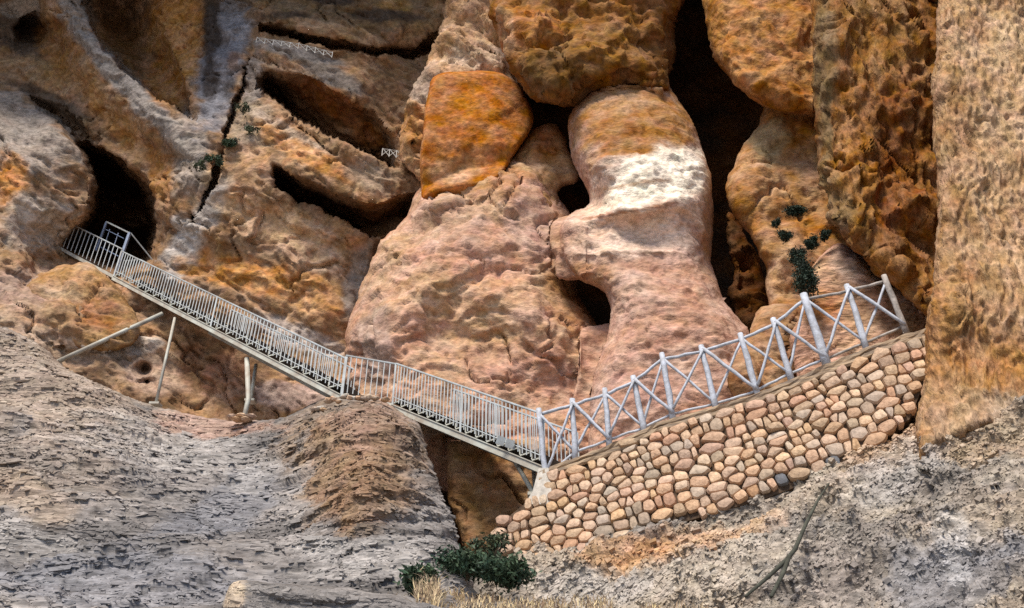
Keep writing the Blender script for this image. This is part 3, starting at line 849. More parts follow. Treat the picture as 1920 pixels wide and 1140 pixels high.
DKGREY = (.16, .145, .14)
SPECS_LEFT = dict(poly=[(-260, -190), (860, -190), (850, 60), (815, 130), (806, 200), (822, 380), (765, 436), (708, 456), (713, 482), (696, 532), (670, 600), (662, 720), (672, 830), (300, 850), (-260, 800)],
    Y=y_cliff, B=.5, R=30, step=3.4, face=.6, disp=[('fbm', .22, (.6, .6, .6), 3), ('plate', .42, (.4, .6, 1.3), 3, -34), ('ridge', .07, (.8, 1.2, 2.6), 3, -34), ('fbm', .05, (4, 5, 10), 3, -34), ('pit', .08, (2.6, 2.6, 3.8)), ('crack', .2, (.5, .8, 1.1), 1, -34)],
    base=((.39, .235, .13), (.25, .155, .09)), bsc=(.7, .7, 1.0), mat=M_ROUGH, warp=5, seed=3,
    bumps=[(272, 692, 11, 10, 0, -.9), (276, 716, 9, 7, 0, -.6)],
    stains_shade=[(40, 250, 130, 70, 35, (.34, .305, .275), .8), (20, 335, 36, 50, 0, (.50, .22, .06), .9), (70, 420, 80, 60, 0, (.46, .40, .345), .8), (30, 540, 90, 50, 0, (.42, .31, .26), .6), (60, 640, 140, 40, 20, (.44, .33, .25), .7),
            (60, 120, 120, 40, 15, (.30, .20, .11), .7), (40, 65, 90, 44, 10, DARK, .85), (90, 185, 90, 16, 25, DARK, .75), (110, 60, 16, 40, -20, DARK, .6), (40, 15, 40, 24, 0, LGREY, .6), (110, 90, 40, 90, -20, OCHRE, .5),  # thin dark streak along the groove is painted shade
            (245, 165, 210, 26, 47, (.29, .27, .255), .9), (150, 10, 40, 70, -10, (.27, .25, .235), .8), (355, 290, 40, 90, 0, (.33, .29, .255), .85), (225, 235, 130, 26, 47, (.42, .23, .09), .8), (300, 330, 24, 60, -15, (.36, .17, .05), .8),
            (120, 210, 70, 26, 30, (.13, .10, .075), .7),  # darkening towards the cave mouth, painted into the colour
            (330, 50, 60, 130, 0, (.44, .22, .07), .8), (310, 160, 46, 40, 40, (.40, .18, .05), .8), (225, 60, 36, 100, -28, (.14, .075, .03), .8),  # last, dark brown strip: shadow beside the rib, painted in
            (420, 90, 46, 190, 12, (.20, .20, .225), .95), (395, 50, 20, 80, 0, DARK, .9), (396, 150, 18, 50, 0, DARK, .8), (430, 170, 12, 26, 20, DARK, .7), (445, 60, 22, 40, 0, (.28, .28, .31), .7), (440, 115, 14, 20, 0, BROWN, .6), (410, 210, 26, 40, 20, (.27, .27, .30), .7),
            (475, 150, 22, 60, 10, (.28, .26, .25), .7), (470, 235, 50, 50, 0, (.38, .31, .23), .6), (540, 250, 110, 18, 30, (.46, .36, .28), .7), (580, 290, 130, 22, 28, (.50, .24, .08), .8), (690, 330, 60, 26, 25, (.36, .28, .21), .7), (480, 300, 34, 34, 0, (.50, .30, .16), .7),
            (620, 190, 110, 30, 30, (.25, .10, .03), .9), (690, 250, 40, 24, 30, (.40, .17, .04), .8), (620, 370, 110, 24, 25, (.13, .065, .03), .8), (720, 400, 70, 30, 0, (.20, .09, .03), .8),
            (560, 98, 90, 16, 12, (.27, .25, .235), .9), (620, 140, 80, 20, 25, (.23, .21, .195), .8), (720, 180, 40, 60, 25, (.22, .13, .07), .8), (540, 128, 60, 12, 15, (.45, .30, .20), .6), (740, 130, 60, 30, -10, (.26, .17, .10), .8),
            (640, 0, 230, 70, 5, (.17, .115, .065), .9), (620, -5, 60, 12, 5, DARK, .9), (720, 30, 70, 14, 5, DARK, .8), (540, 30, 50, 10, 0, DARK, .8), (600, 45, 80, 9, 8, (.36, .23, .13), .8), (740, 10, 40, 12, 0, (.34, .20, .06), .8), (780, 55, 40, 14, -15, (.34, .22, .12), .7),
            (400, 380, 26, 70, 28, (.42, .385, .355), .9), (340, 470, 40, 70, 20, (.46, .425, .40), .95), (352, 505, 28, 12, 0, (.20, .11, .05), .9), (410, 330, 34, 24, 0, (.42, .30, .18), .6), (440, 365, 20, 20, 0, (.40, .20, .08), .7),
            (520, 420, 130, 40, 18, (.58, .38, .225), .85), (480, 520, 160, 36, 12, (.54, .26, .085), .85), (590, 480, 80, 30, 14, (.54, .38, .26), .75), (600, 560, 50, 40, 0, (.52, .28, .11), .7), (668, 540, 26, 80, 12, (.30, .27, .25), .8), (560, 630, 120, 24, 24, (.48, .42, .38), .8), (660, 455, 30, 18, 0, (.40, .18, .07), .6),
            (230, 650, 90, 22, -8, (.55, .49, .44), .8), (300, 700, 80, 50, 0, (.40, .28, .21), .7), (360, 680, 34, 60, 0, (.30, .17, .10), .8), (420, 710, 50, 60, 0, (.36, .20, .13), .8), (540, 740, 90, 30, 5, (.42, .32, .29), .8)])

SPECS = [('slope', None, SLOPE_L), ('slope', None, SLOPE_R), ('cliff', None, SPECS_LEFT)]
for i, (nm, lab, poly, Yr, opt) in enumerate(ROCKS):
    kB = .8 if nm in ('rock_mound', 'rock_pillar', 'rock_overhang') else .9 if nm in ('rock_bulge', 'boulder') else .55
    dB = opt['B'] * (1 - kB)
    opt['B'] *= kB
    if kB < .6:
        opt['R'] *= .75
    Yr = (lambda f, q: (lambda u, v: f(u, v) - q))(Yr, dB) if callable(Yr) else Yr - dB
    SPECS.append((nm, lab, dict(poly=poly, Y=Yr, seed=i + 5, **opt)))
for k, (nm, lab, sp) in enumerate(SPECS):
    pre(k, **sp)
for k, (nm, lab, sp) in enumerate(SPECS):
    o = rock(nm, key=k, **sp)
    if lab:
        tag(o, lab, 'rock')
    else:
        tag(o, kind='structure')

# flaky chips and gravel lying on the two slopes
def chips(name, label, key, n, dims, tilt, seed, area):
    P, Nn, u, v, t, C = SURF[key]
    r = np.random.default_rng(seed)
    w = (t > 4) & (v < 1180) & (u > -120) & (u < 2040)
    w = w * np.clip(.25 + 1.6 * sstep(-.2, .3, fbm(P * area + seed, 3)), 0, 2)
    idx = r.choice(len(P), n, replace=False, p=w / w.sum())
    c, nn = P[idx], Nn[idx]
    nn = nn / np.linalg.norm(nn, axis=1, keepdims=True)
    ax = np.array([math.cos(tilt), 0, math.sin(tilt)]) + r.normal(size=(n, 3)) * .2
    ax = ax - nn * (ax * nn).sum(1, keepdims=True) * .8
    ax /= np.linalg.norm(ax, axis=1, keepdims=True)
    up = nn + r.normal(size=(n, 3)) * .25
    by = np.cross(up, ax); by /= np.linalg.norm(by, axis=1, keepdims=True)
    bz = np.cross(ax, by)
    sz = r.lognormal(0, .4, (n, 1)) * np.clip(c[:, 1:2] / 10.0, .55, 1.4)
    c = c - nn * dims[2] * .42
    cube = np.array([(-1, -1, -1), (1, -1, -1), (1, 1, -1), (-1, 1, -1), (-1, -1, 1), (1, -1, 1), (1, 1, 1), (-1, 1, 1)], float)
    J = cube[None] * (1 + r.uniform(-.45, .25, (n, 8, 3))) * np.array(dims) / 2 * sz[:, None]
    V = c[:, None] + J[..., :1] * ax[:, None] + J[..., 1:2] * by[:, None] + J[..., 2:] * bz[:, None]
    F0 = np.array([(0, 3, 2, 1), (4, 5, 6, 7), (0, 1, 5, 4), (1, 2, 6, 5), (2, 3, 7, 6), (3, 0, 4, 7)])
    Fq = (F0[None] + np.arange(n)[:, None, None] * 8).reshape(-1, 4)
    cc = np.clip(np.repeat(C[idx] * r.uniform(.82, 1.3, (n, 1)), 8, 0), 0, .9)
    return tag(link(name, mesh_np(name, V.reshape(-1, 3), Fq, M_CHIP, cc, False)), label, 'rubble', kind='stuff')


chips('flaky_rubble', 'thin grey rock flakes lying in layers on the lower left slope', 0, 30000, (.062, .024, .008), .05, 3, (.8, .8, 1.5))
chips('gravel', 'grey and tan gravel scattered over the lower right slope', 1, 26000, (.034, .026, .018), .42, 4, (.9, .9, 1.4))
chips('flaky_rubble', 'thin rock flakes on the low ridged rock at the bottom edge', len(SPECS) - 1, 2600, (.05, .022, .010), -.05, 5, (.9, .9, 2))

# ---------------------------------------------------------------- dry stone wall
WL, WR = at(1026, 882, 12.0), at(1745, 622, 10.35)
e1 = (WR - WL) / np.linalg.norm(WR - WL)
e2 = np.array([0, -.16, -1.0]); e2 -= e1 * np.dot(e1, e2); e2 /= np.linalg.norm(e2)
wn_ = np.cross(e1, e2)
if wn_[1] > 0:
    wn_ = -wn_


def wall_st(u, v):
    d = at(u, v, 1.0) - CAM
    k = np.dot(WL - CAM, wn_) / np.dot(d, wn_)
    p = CAM + d * k
    return np.array([np.dot(p - WL, e1), np.dot(p - WL, e2)])


def wall_p(s, t, h=0.0):
    return WL + e1 * s + e2 * t + wn_ * h


WPX = [(1030, 886), (1120, 856), (1232, 806), (1330, 778), (1422, 750), (1490, 722), (1560, 692), (1650, 656), (1748, 626), (1745, 700), (1712, 782), (1640, 832), (1570, 884),
       (1440, 932), (1290, 976), (1140, 1024), (1040, 1052), (960, 1062), (935, 1030), (918, 992), (960, 958), (1005, 922)]
WST = np.array([wall_st(*q) for q in WPX])
wall = empty('stone_wall', wall_p(2.5, 1.5), 'dry stone retaining wall of tan stones below the log fence', 'wall')


def clip_half(poly, p, n):
    out = []
    for i in range(len(poly)):
        a, b = poly[i], poly[(i + 1) % len(poly)]
        da, db = np.dot(a - p, n), np.dot(b - p, n)
        if da <= 0:
            out.append(a)
        if da * db < 0:
            out.append(a + (b - a) * da / (da - db))
    return out


# core of earth and rubble behind the stones
core = MB()
cen = WST.mean(0)
nW = len(WST)
cpts = cen + (WST - cen) * 0.985
for hh in (0.0, -0.6):
    core.v += [wall_p(q[0], q[1], hh - 0.035) for q in cpts]
core.f.append(tuple(range(nW)))
core.f.append(tuple(reversed(range(nW, 2 * nW))))
for i in range(nW):
    j = (i + 1) % nW
    core.f.append((i, i + nW, j + nW, j))
core.build('rubble_core', M_MORTAR, wall)

seeds = []
lo, hi = WST.min(0) - .5, WST.max(0) + .5
tcur = lo[1]
while tcur < hi[1]:
    rowh = rng.uniform(.12, .175)
    s_ = lo[0] + rng.uniform(0, .3)
    while s_ < hi[0]:
        wd = rng.choice((rng.uniform(.09, .14), rng.uniform(.14, .21), rng.uniform(.18, .27), rng.uniform(.26, .40)))
        seeds.append((s_ + wd / 2, tcur + rowh / 2 + rng.uniform(-.022, .022) + .05 * math.sin(s_ * 2.1 + tcur * 3), wd))
        s_ += wd
    tcur += rowh
SD = np.array([(a, b) for a, b, _ in seeds])
sgn_in, _ = poly_field(WST, SD)
slate = [wall_st(1462, 906), wall_st(1566, 872)]
slate_i = [int(((SD - q) ** 2).sum(1).argmin()) for q in slate]
reds = [wall_st(1048, 897), wall_st(1425, 780), wall_st(1720, 660), wall_st(1700, 690), wall_st(1595, 825), wall_st(1180, 800)]
reds_i = [int(((SD - q) ** 2).sum(1).argmin()) for q in reds]
nst = 0
for i in range(len(SD)):
    if sgn_in[i] < .03:
        continue
    c = SD[i]
    dd = SD - c
    nb = np.where((np.abs(dd[:, 0]) < .7) & (np.abs(dd[:, 1]) < .55))[0]
    poly = [c + np.array(q) * (.3, .2) for q in ((-1, -1), (1, -1), (1, 1), (-1, 1))]
    for k in nb:
        if k == i:
            continue
        d = SD[k] - c
        m = np.array([1.0, 1.5])                       # courses: taller metric keeps stones lying flat
        n_ = d * m
        w = seeds[i][2] / (seeds[i][2] + seeds[k][2])
        poly = clip_half(poly, c + d * w if abs(d[1]) < .08 else c + d * .5, n_)
        if len(poly) < 3:
            break
    if len(poly) < 3:
        continue
    poly = np.array(poly)
    pc = poly.mean(0)
    sz = np.ptp(poly, axis=0)
    if sz.min() < .06:
        continue
    # the cell's own corners, cut off, shrunk for the joint: a roughly squared stone
    pts_ = [poly[0]]
    for q in poly[1:]:
        if np.linalg.norm(q - pts_[-1]) > .04:
            pts_.append(q)
    if len(pts_) > 3 and np.linalg.norm(pts_[0] - pts_[-1]) < .04:
        pts_.pop()
    if len(pts_) < 3:
        continue
    ring = []
    for k in range(len(pts_)):
        a, b, c2 = pts_[k - 1], pts_[k], pts_[(k + 1) % len(pts_)]
        f1, f2 = rng.uniform(.08, .25), rng.uniform(.08, .25)
        ring += [b + (a - b) * f1, b + (c2 - b) * f2]
    ring = np.array(ring)
    n9 = len(ring)
    ext = np.maximum(sz, .05)
    ring = pc + (ring - pc) * (1 - np.minimum(.25, .009 / ext)) * np.array([[rng.uniform(.95, 1.02)] for _ in range(n9)])
    out = rng.uniform(.03, .08)
    tx, ty = rng.uniform(-.22, .22), rng.uniform(-.25, .15)
    mb = MB()
    P0 = wall_p(pc[0], pc[1])

    def add(r, h):
        b = len(mb.v)
        for q in r:
            o_ = q - pc
            mb.v.append(wall_p(q[0], q[1], h + (o_[0] * tx + o_[1] * ty) * (h > -.01)) - P0)
        return b
    b0 = add(pc + (ring - pc) * .9, -.12)
    b1 = add(ring, out * .25)
    b2 = add(pc + (ring - pc) * rng.uniform(.80, .90), out * .9 + .012)
    for bb, cc in ((b0, b1), (b1, b2)):
        for k in range(n9):
            k2 = (k + 1) % n9
            mb.f.append((bb + k, bb + k2, cc + k2, cc + k))
    mb.v.append(wall_p(pc[0] + rng.uniform(-.02, .02), pc[1], out + .02) - P0)
    for k in range(n9):
        mb.f.append((b2 + k, b2 + (k + 1) % n9, len(mb.v) - 1))
    mat = M_STONEB if i in slate_i else M_STONER if i in reds_i else rng.choices((M_STONE, M_STONEG, M_STONER), (.72, .19, .09))[0]
    me = mb.mesh('stone', mat, False)
    o = link('stone', me, wall)
    o.location = Vector(P0) - wall.location
    if i in slate_i:
        o['label'] = 'dark slate grey stone'
    nst += 1
wall['stones'] = nst

# ---------------------------------------------------------------- path on top of the wall
TOPPX = [(1010, 893), (1030, 882), (1120, 850), (1180, 826), (1232, 800), (1330, 772), (1422, 744), (1490, 716), (1560, 686), (1650, 650), (1700, 634), (1765, 612)]


def wall_xyz(u, v, h=0.0):
    s_, t_ = wall_st(u, v)
    return wall_p(s_, t_, h)


pv, pf = [], []
sub = []
for a, b in zip(TOPPX[:-1], TOPPX[1:]):
    k = max(2, int((b[0] - a[0]) / 10))
    sub += [(a[0] + (b[0] - a[0]) * j / k, a[1] + (b[1] - a[1]) * j / k) for j in range(k)]
sub.append(TOPPX[-1])
prof = [(-.30, .02), (.03, .01), (.055, .035), (.05, .085), (.02, .10), (.04, .125), (.035, .17), (.0, .185), (-.6, .20), (-1.3, .22), (-1.9, .30)]   # (out of the wall, down -> up)
for i, (u, v) in enumerate(sub):
    p0 = wall_xyz(u, v + 4)
    jit = fbm(np.array([[u / 30., 3, 0], [u / 13., 9, 4], [u / 30., 30, 9]]), 3)
    for k, (h, z) in enumerate(prof):
        q = fbm(np.array([[u / 22., k * 3.1, 0], [u / 22., k * 3.1, 20]]), 3)
        pv.append(p0 + np.array([0, -1, 0]) * (h + q[0] * .05) + np.array([0, 0, z - .09 + q[1] * .03 + jit[0] * .03]))
nP = len(prof)
for i in range(len(sub) - 1):
    for k in range(nP - 1):
        a = i * nP + k
        pf.append((a, a + nP, a + nP + 1, a + 1))
o = link('path', mesh_np('path', np.array(pv), np.array(pf), M_PATH, None, False))
tag(o, kind='structure')

# ---------------------------------------------------------------- log fence
FP = [((1010, 768), (1024, 905), 12.0), ((1073, 750), (1078, 858), 0), ((1134, 730), (1142, 834), 0), ((1187, 707), (1208, 812), 0), ((1241, 664), (1262, 786), 0),
      ((1315, 650), (1342, 766), 0), ((1388, 627), (1422, 742), 0), ((1450, 599), (1483, 710), 0), ((1507, 553), (1550, 682), 0), ((1588, 536), (1624, 652), 0), ((1658, 518), (1698, 620), 0)]
tops, bots = [], []
for (tu, tv), (bu, bv), _ in FP:
    pb = wall_xyz(bu, bv)
    pb = pb + np.array([0, .06, 0])
    Yq = pb[1]
    pb = at(bu, bv, Yq)
    tops.append(at(tu, tv, Yq + rng.uniform(-.03, .03))); bots.append(pb)
fence = empty('log_fence', bots[5], 'rustic fence of pale painted logs with crossed braces along the stone wall', 'fence')


def log(name, a, b, r0, r1, mat, off=0.0):
    a, b = np.array(a), np.array(b)
    off = np.array([0, off, 0])
    n = 5
    pts = [a + (b - a) * k / n + off + (0 if k in (0, n) else 1) * np.array([rng.uniform(-1, 1), rng.uniform(-1, 1), rng.uniform(-1, 1)]) * .009 for k in range(n + 1)]
    rr = [(r0 + (r1 - r0) * k / n) * rng.uniform(.92, 1.08) for k in range(n + 1)]
    return MB().tube(pts, rr, 8, True, .05).build(name, mat, fence, True)


for i in range(11):
    up = (tops[i] - bots[i]) / np.linalg.norm(tops[i] - bots[i])
    m = M_WOODW if i >= 10 else M_WOOD
    log('post', bots[i] - up * .05, tops[i] + up * .02, .052 if i not in (8,) else .070, .044 if i not in (8,) else .060, m)
    if i < 10:
        j = i + 1
        upj = (tops[j] - bots[j]) / np.linalg.norm(tops[j] - bots[j])
        m2 = M_WOODW if i >= 8 else M_WOOD
        log('top_rail', tops[i] - up * .07, tops[j] - upj * .07, .029, .027, m2, .05)
        log('bottom_rail', bots[i] + up * .10, bots[j] + upj * .10, .022, .022, m2, .05)
        d = tops[j] - bots[i]
        if i % 2 == 0:
            log('brace', bots[i] + up * .12 + d * .03, tops[j] - upj * .08, .025, .021, m, -.055)
            log('brace', tops[i] - up * .08, bots[j] + upj * .10, .025, .021, m, -.005)
        else:
            log('brace', tops[i] - up * .06, bots[j] + upj * .08, .031, .026, m, -.055)
            log('brace', bots[i] + up * .12, tops[j] - upj * .10, .023, .020, m, .02)

# pale concrete foot under the first post
q = [wall_xyz(u, v, .05) for (u, v) in ((1012, 880), (1030, 880), (1036, 925), (1034, 948), (985, 948), (1000, 925))]
mb = MB()
n6 = len(q)
mb.v = [p for p in q] + [p + np.array([0, .45, 0]) for p in q]
mb.f = [tuple(range(n6)), tuple(reversed(range(n6, 2 * n6)))] + [(i, i + n6, (i + 1) % n6 + n6, (i + 1) % n6) for i in range(n6)]
tag(mb.build('concrete_footing', M_CONC), 'pale concrete footing under the first fence post at the foot of the stairs', 'footing')

# ---------------------------------------------------------------- metal staircase
SA = at(1020, 872, 12.15)          # foot, top of near stringer
SB = at(736, 756, 14.4)
SC = at(640, 738, 14.6)
SDn = at(214, 516, 18.0)
SE = at(104, 458, 18.7)
stair = empty('metal_staircase', at(460, 775, 16.0), 'long galvanised steel staircase climbing the cliff from the log fence to the cave', 'staircase')


def horiz(a, b):
    d = b - a
    d = np.array([d[0], d[1], 0]); d /= np.linalg.norm(d)
    f = np.array([-d[1], d[0], 0])
    if f[1] < 0:
        f = -f
    return d, f


WID = 1.0
Z = np.array([0, 0, 1.0])


def flight(A, B_, nsteps, nbal, rail_h, sides=(0, 1)):
    d, f = horiz(A, B_)
    L = B_ - A
    for s in sides:
        o_ = f * WID * s
        st_ = MB().beam(A + o_ - Z * .09, B_ + o_ - Z * .09, .05, .12).build('stringer', M_STRING, stair)
        link('flange', MB().beam(A + o_ - Z * .03, B_ + o_ - Z * .03, .09, .018).mesh('flange', M_STRING, False, stair.location), st_)
        MB().tube([A + o_ + Z * rail_h, B_ + o_ + Z * rail_h], .019, 6).build('handrail', M_METAL, stair)
        MB().tube([A + o_ + Z * .14, B_ + o_ + Z * .14], .010, 5).build('lower_rail', M_METAL, stair)
        proto = None
        for k in range(nbal + 1):
            p = A + L * (k / nbal) + o_ + Z * .05
            if proto is None:
                proto = MB().beam(np.zeros(3), Z * (rail_h - .05), .018, .018, (0, 1, 0)).mesh('baluster', M_METAL)
            ob = link('baluster', proto, stair)
            ob.location = Vector(p) - stair.location
        for k in (0, .5, 1):
            p = A + L * k + o_
            MB().beam(p - Z * .1, p + Z * rail_h, .035, .035, (0, 1, 0)).build('rail_post', M_METAL, stair)
    run = L / nsteps
    rh = np.array([run[0], run[1], 0]); rise = run[2]
    tread = MB().hexa([f * .04, f * (WID - .04), f * (WID - .04) + rh * 1.05, f * .04 + rh * 1.05] + [p + Z * .03 for p in (f * .04, f * (WID - .04), f * (WID - .04) + rh * 1.05, f * .04 + rh * 1.05)]).mesh('tread', M_TREAD)
    riser = MB().hexa([f * .05, f * (WID - .05), f * (WID - .05) + rh * .08, f * .05 + rh * .08] + [p - Z * abs(rise) for p in (f * .05, f * (WID - .05), f * (WID - .05) + rh * .08, f * .05 + rh * .08)]).mesh('riser', M_TREAD)
    br = MB().beam(Z * (-abs(rise) * .1), Z * (-abs(rise) * .1) + rh * 1.0, .012, .022).beam(rh * .02 - Z * abs(rise), rh * .02 + Z * .03, .02, .012, f).mesh('tread_bracket', M_STRING)
    for k in range(nsteps):
        p = A + run * k + Z * (abs(rise) + .015)
        ob = link('tread', tread, stair)
        ob.location = Vector(p) - stair.location
        link('riser', riser, ob)
        link('bracket', br, ob).location = Vector(f * .012)


flight(SA, SB, 15, 42, .88)
flight(SC, SDn, 23, 74, .80)
# landings
for (A, B_, nb, sides) in ((SB, SC, 9, (0, 1)), (SDn, SE, 15, (0,))):
    d, f = horiz(A, B_)
    MB().hexa([A - Z * .1, A + f * WID - Z * .1, B_ + f * WID - Z * .1, B_ - Z * .1, A, A + f * WID, B_ + f * WID, B_]).build('landing_plate', M_STRING, stair)
    for s in sides:
        o_ = f * WID * s
        MB().tube([A + o_ + Z * .87, B_ + o_ + Z * .87], .019, 6).build('handrail', M_METAL, stair)
        proto = MB().beam(np.zeros(3), Z * .82, .017, .017, (0, 1, 0)).mesh('baluster', M_METAL)
        for k in range(nb + 1):
            ob = link('baluster', proto, stair)
            ob.location = Vector(A + (B_ - A) * (k / nb) + o_ + Z * .04) - stair.location
# panel post at the turn
MB().beam(SC + np.array([.02, -.03, -.1]), SC + np.array([.02, -.03, .82]), .05, .02, (0, 1, 0)).build('panel_post', M_METAL, stair)
# legs and struts


def leg(name, px, r, n=8):
    pts = [at(u, v, y) for (u, v, y) in px]
    return MB().tube(pts, r, n).build(name, M_STRING, stair, True)


leg('strut', [(305, 588, 17.1), (104, 680, 16.4)], .055)
leg('support_leg', [(328, 596, 16.9), (292, 758, 16.6)], .035)
leg('support_leg', [(463, 672, 15.9), (466, 748, 15.8), (458, 782, 15.6)], [.055, .055, .05])
leg('support_leg', [(480, 684, 16.9), (470, 752, 16.4)], .045)
for (u, v, y) in ((104, 680, 16.4), (292, 758, 16.6), (458, 782, 15.6), (470, 752, 16.4), (1002, 928, 12.6)):
    p = at(u, v, y)
    MB().beam(p - Z * .03, p + Z * .02, .22, .22, (0, 1, 0)).build('base_plate', M_STRING, stair)
leg('strut', [(964, 862, 12.9), (1002, 928, 12.6)], .04)
leg('strut', [(1000, 872, 13.2), (1004, 925, 13.0)], .04)
MB().beam(at(885, 826, 13.6), at(1010, 884, 12.6), .04, .06).build('underbrace', M_STRING, stair)
for (u, v) in ((936, 856), (953, 862)):
    p = at(u, v - 22, 12.5)
    MB().beam(p, p + np.array([.05, -.04, .13]), .14, .012, (0, 1, .3)).build('clip_plate', M_METAL, stair)

# railing of the far side of the upper landing
fr = empty('guard_rail', at(222, 512, 18.9), 'short steel guard rail bending round the back of the upper landing', 'railing')
GP = [at(224, 512, 18.5), at(256, 510, 18.4), at(294, 530, 17.75)]
for a, b, n in ((GP[0], GP[1], 6), (GP[1], GP[2], 7)):
    MB().tube([a + Z * .42, b + Z * .42], .016, 6).build('top_rail', M_METAL, fr)
    MB().tube([a - Z * .2, b - Z * .2], .016, 6).build('bottom_rail', M_METAL, fr)
    for k in range(n):
        p = a + (b - a) * k / n
        MB().beam(p - Z * .2, p + Z * .42, .016, .016, (0, 1, 0)).build('baluster', M_METAL, fr)

# ---------------------------------------------------------------- gate at the cave mouth
gate = empty('metal_gate', at(200, 505, 18.5), 'blue-grey steel gate frame standing at the dark cave mouth', 'gate')
G = {k: at(u, v, y) for k, (u, v, y) in dict(tl=(200, 416, 18.9), tr=(243, 437, 18.5), br=(216, 514, 18.35), bl=(180, 470, 18.9)).items()}
MB().beam(G['br'], G['tr'], .07, .07, (0, 1, 0)).build('gate_post', M_BLUE, gate)
MB().beam(G['bl'], G['tl'], .05, .05, (0, 1, 0)).build('gate_post', M_BLUE, gate)
MB().beam(G['tl'], G['tr'], .04, .04).build('gate_lintel', M_METAL, gate)
MB().beam(at(198, 430, 18.9), at(232, 447, 18.55), .02, .02).build('crossbar', M_BLUE, gate)
MB().beam(at(186, 462, 18.95), at(222, 480, 18.5), .025, .025).build('crossbar', M_BLUE, gate)
MB().beam(at(206, 430, 18.85), at(190, 478, 18.8), .02, .02, (0, 1, 0)).build('gate_bar', M_BLUE, gate)
MB().beam(at(222, 437, 18.7), at(205, 487, 18.65), .02, .02, (0, 1, 0)).build('gate_bar', M_BLUE, gate)
MB().tube([at(245, 437, 18.5), at(288, 490, 18.9)], .018, 6).build('stay_rod', M_METAL, gate)

# ---------------------------------------------------------------- far wire fences on the ledges
def wire_fence(pts, h, n, label):
    P = [at(*q) for q in pts]
    e = empty('wire_fence', P[0], label, 'fence', 'wire fences on the ledges')
    seg = []
    L = np.cumsum([0] + [np.linalg.norm(b - a) for a, b in zip(P[:-1], P[1:])])
    for k in range(n + 1):
        x = L[-1] * k / n
        i = min(np.searchsorted(L, x, 'right') - 1, len(P) - 2)
        seg.append(P[i] + (P[i + 1] - P[i]) * (x - L[i]) / (L[i + 1] - L[i]))
    for k in range(n + 1):
        MB().tube([seg[k], seg[k] + Z * h * rng.uniform(.9, 1.15)], .014, 5).build('post', M_WIRE, e)
        if k < n:
            MB().tube([seg[k] + Z * h * .1, seg[k + 1] + Z * h], .011, 5).build('brace', M_WIRE, e)
            MB().tube([seg[k] + Z * h, seg[k + 1] + Z * h * .1], .011, 5).build('brace', M_WIRE, e)
            MB().tube([seg[k] + Z * h * .95, seg[k + 1] + Z * h * .95], .010, 5).build('top_rail', M_WIRE, e)


wire_fence([(480, 80, 16.4), (520, 86, 16.35), (560, 92, 16.3), (622, 108, 16.3)], .24, 9, 'small pale wire fence along the high ledge at the top left')
wire_fence([(716, 292, 16.7), (756, 298, 16.75)], .28, 3, 'tiny pale wire fence beside the orange boulder')

# ---------------------------------------------------------------- plants
def leaf_mesh(name, c, rad, n, size, mat, flat=0.0):
    """leaf-sized faces spread through clumps in an ellipsoid"""
    r = np.random.default_rng(int(abs(c[0] * 100) + n))
    ncl = max(4, n // 90)
    cl = r.normal(size=(ncl, 3)); cl /= np.linalg.norm(cl, axis=1, keepdims=True)
    cl *= (r.uniform(.2, 1, (ncl, 1)) ** .5) * .85
    k = r.integers(0, ncl, n)
    p = cl[k] + r.normal(size=(n, 3)) * .22
    p = p * np.array(rad)
    a = r.normal(size=(n, 3)); a /= np.linalg.norm(a, axis=1, keepdims=True)
    b = np.cross(a, r.normal(size=(n, 3))); b /= np.linalg.norm(b, axis=1, keepdims=True)
    s = size * r.uniform(.6, 1.4, (n, 1))
    V = np.stack([p - a * s, p + b * s * .38, p + a * s, p - b * s * .38], 1).reshape(-1, 3)
    return mesh_np(name, V, np.arange(4 * n).reshape(n, 4), mat, None, False)


def shrub(name, label, c, rad, n, size, mat=M_LEAF, group=None, stems=5):
    base = np.array(c) - np.array([0, 0, rad[2] * .9])
    e = empty(name, base, label, 'plant' if name != 'shrub' else 'shrub', group)
    o = link('foliage', leaf_mesh('foliage', np.array(c), rad, n, size, mat), e)
    o.location = Vector(c) - e.location
    mb = MB()
    for k in range(stems):
        d = np.array([rng.uniform(-.6, .6) * rad[0], rng.uniform(-.4, .4) * rad[1], rad[2] * rng.uniform(.9, 1.6)])
        mb.tube([base, base + d * .5 + np.array([rng.uniform(-.04, .04), 0, 0]), base + d], [.014, .010, .004], 5)
    mb.build('stems', M_STEM, e)
    return e


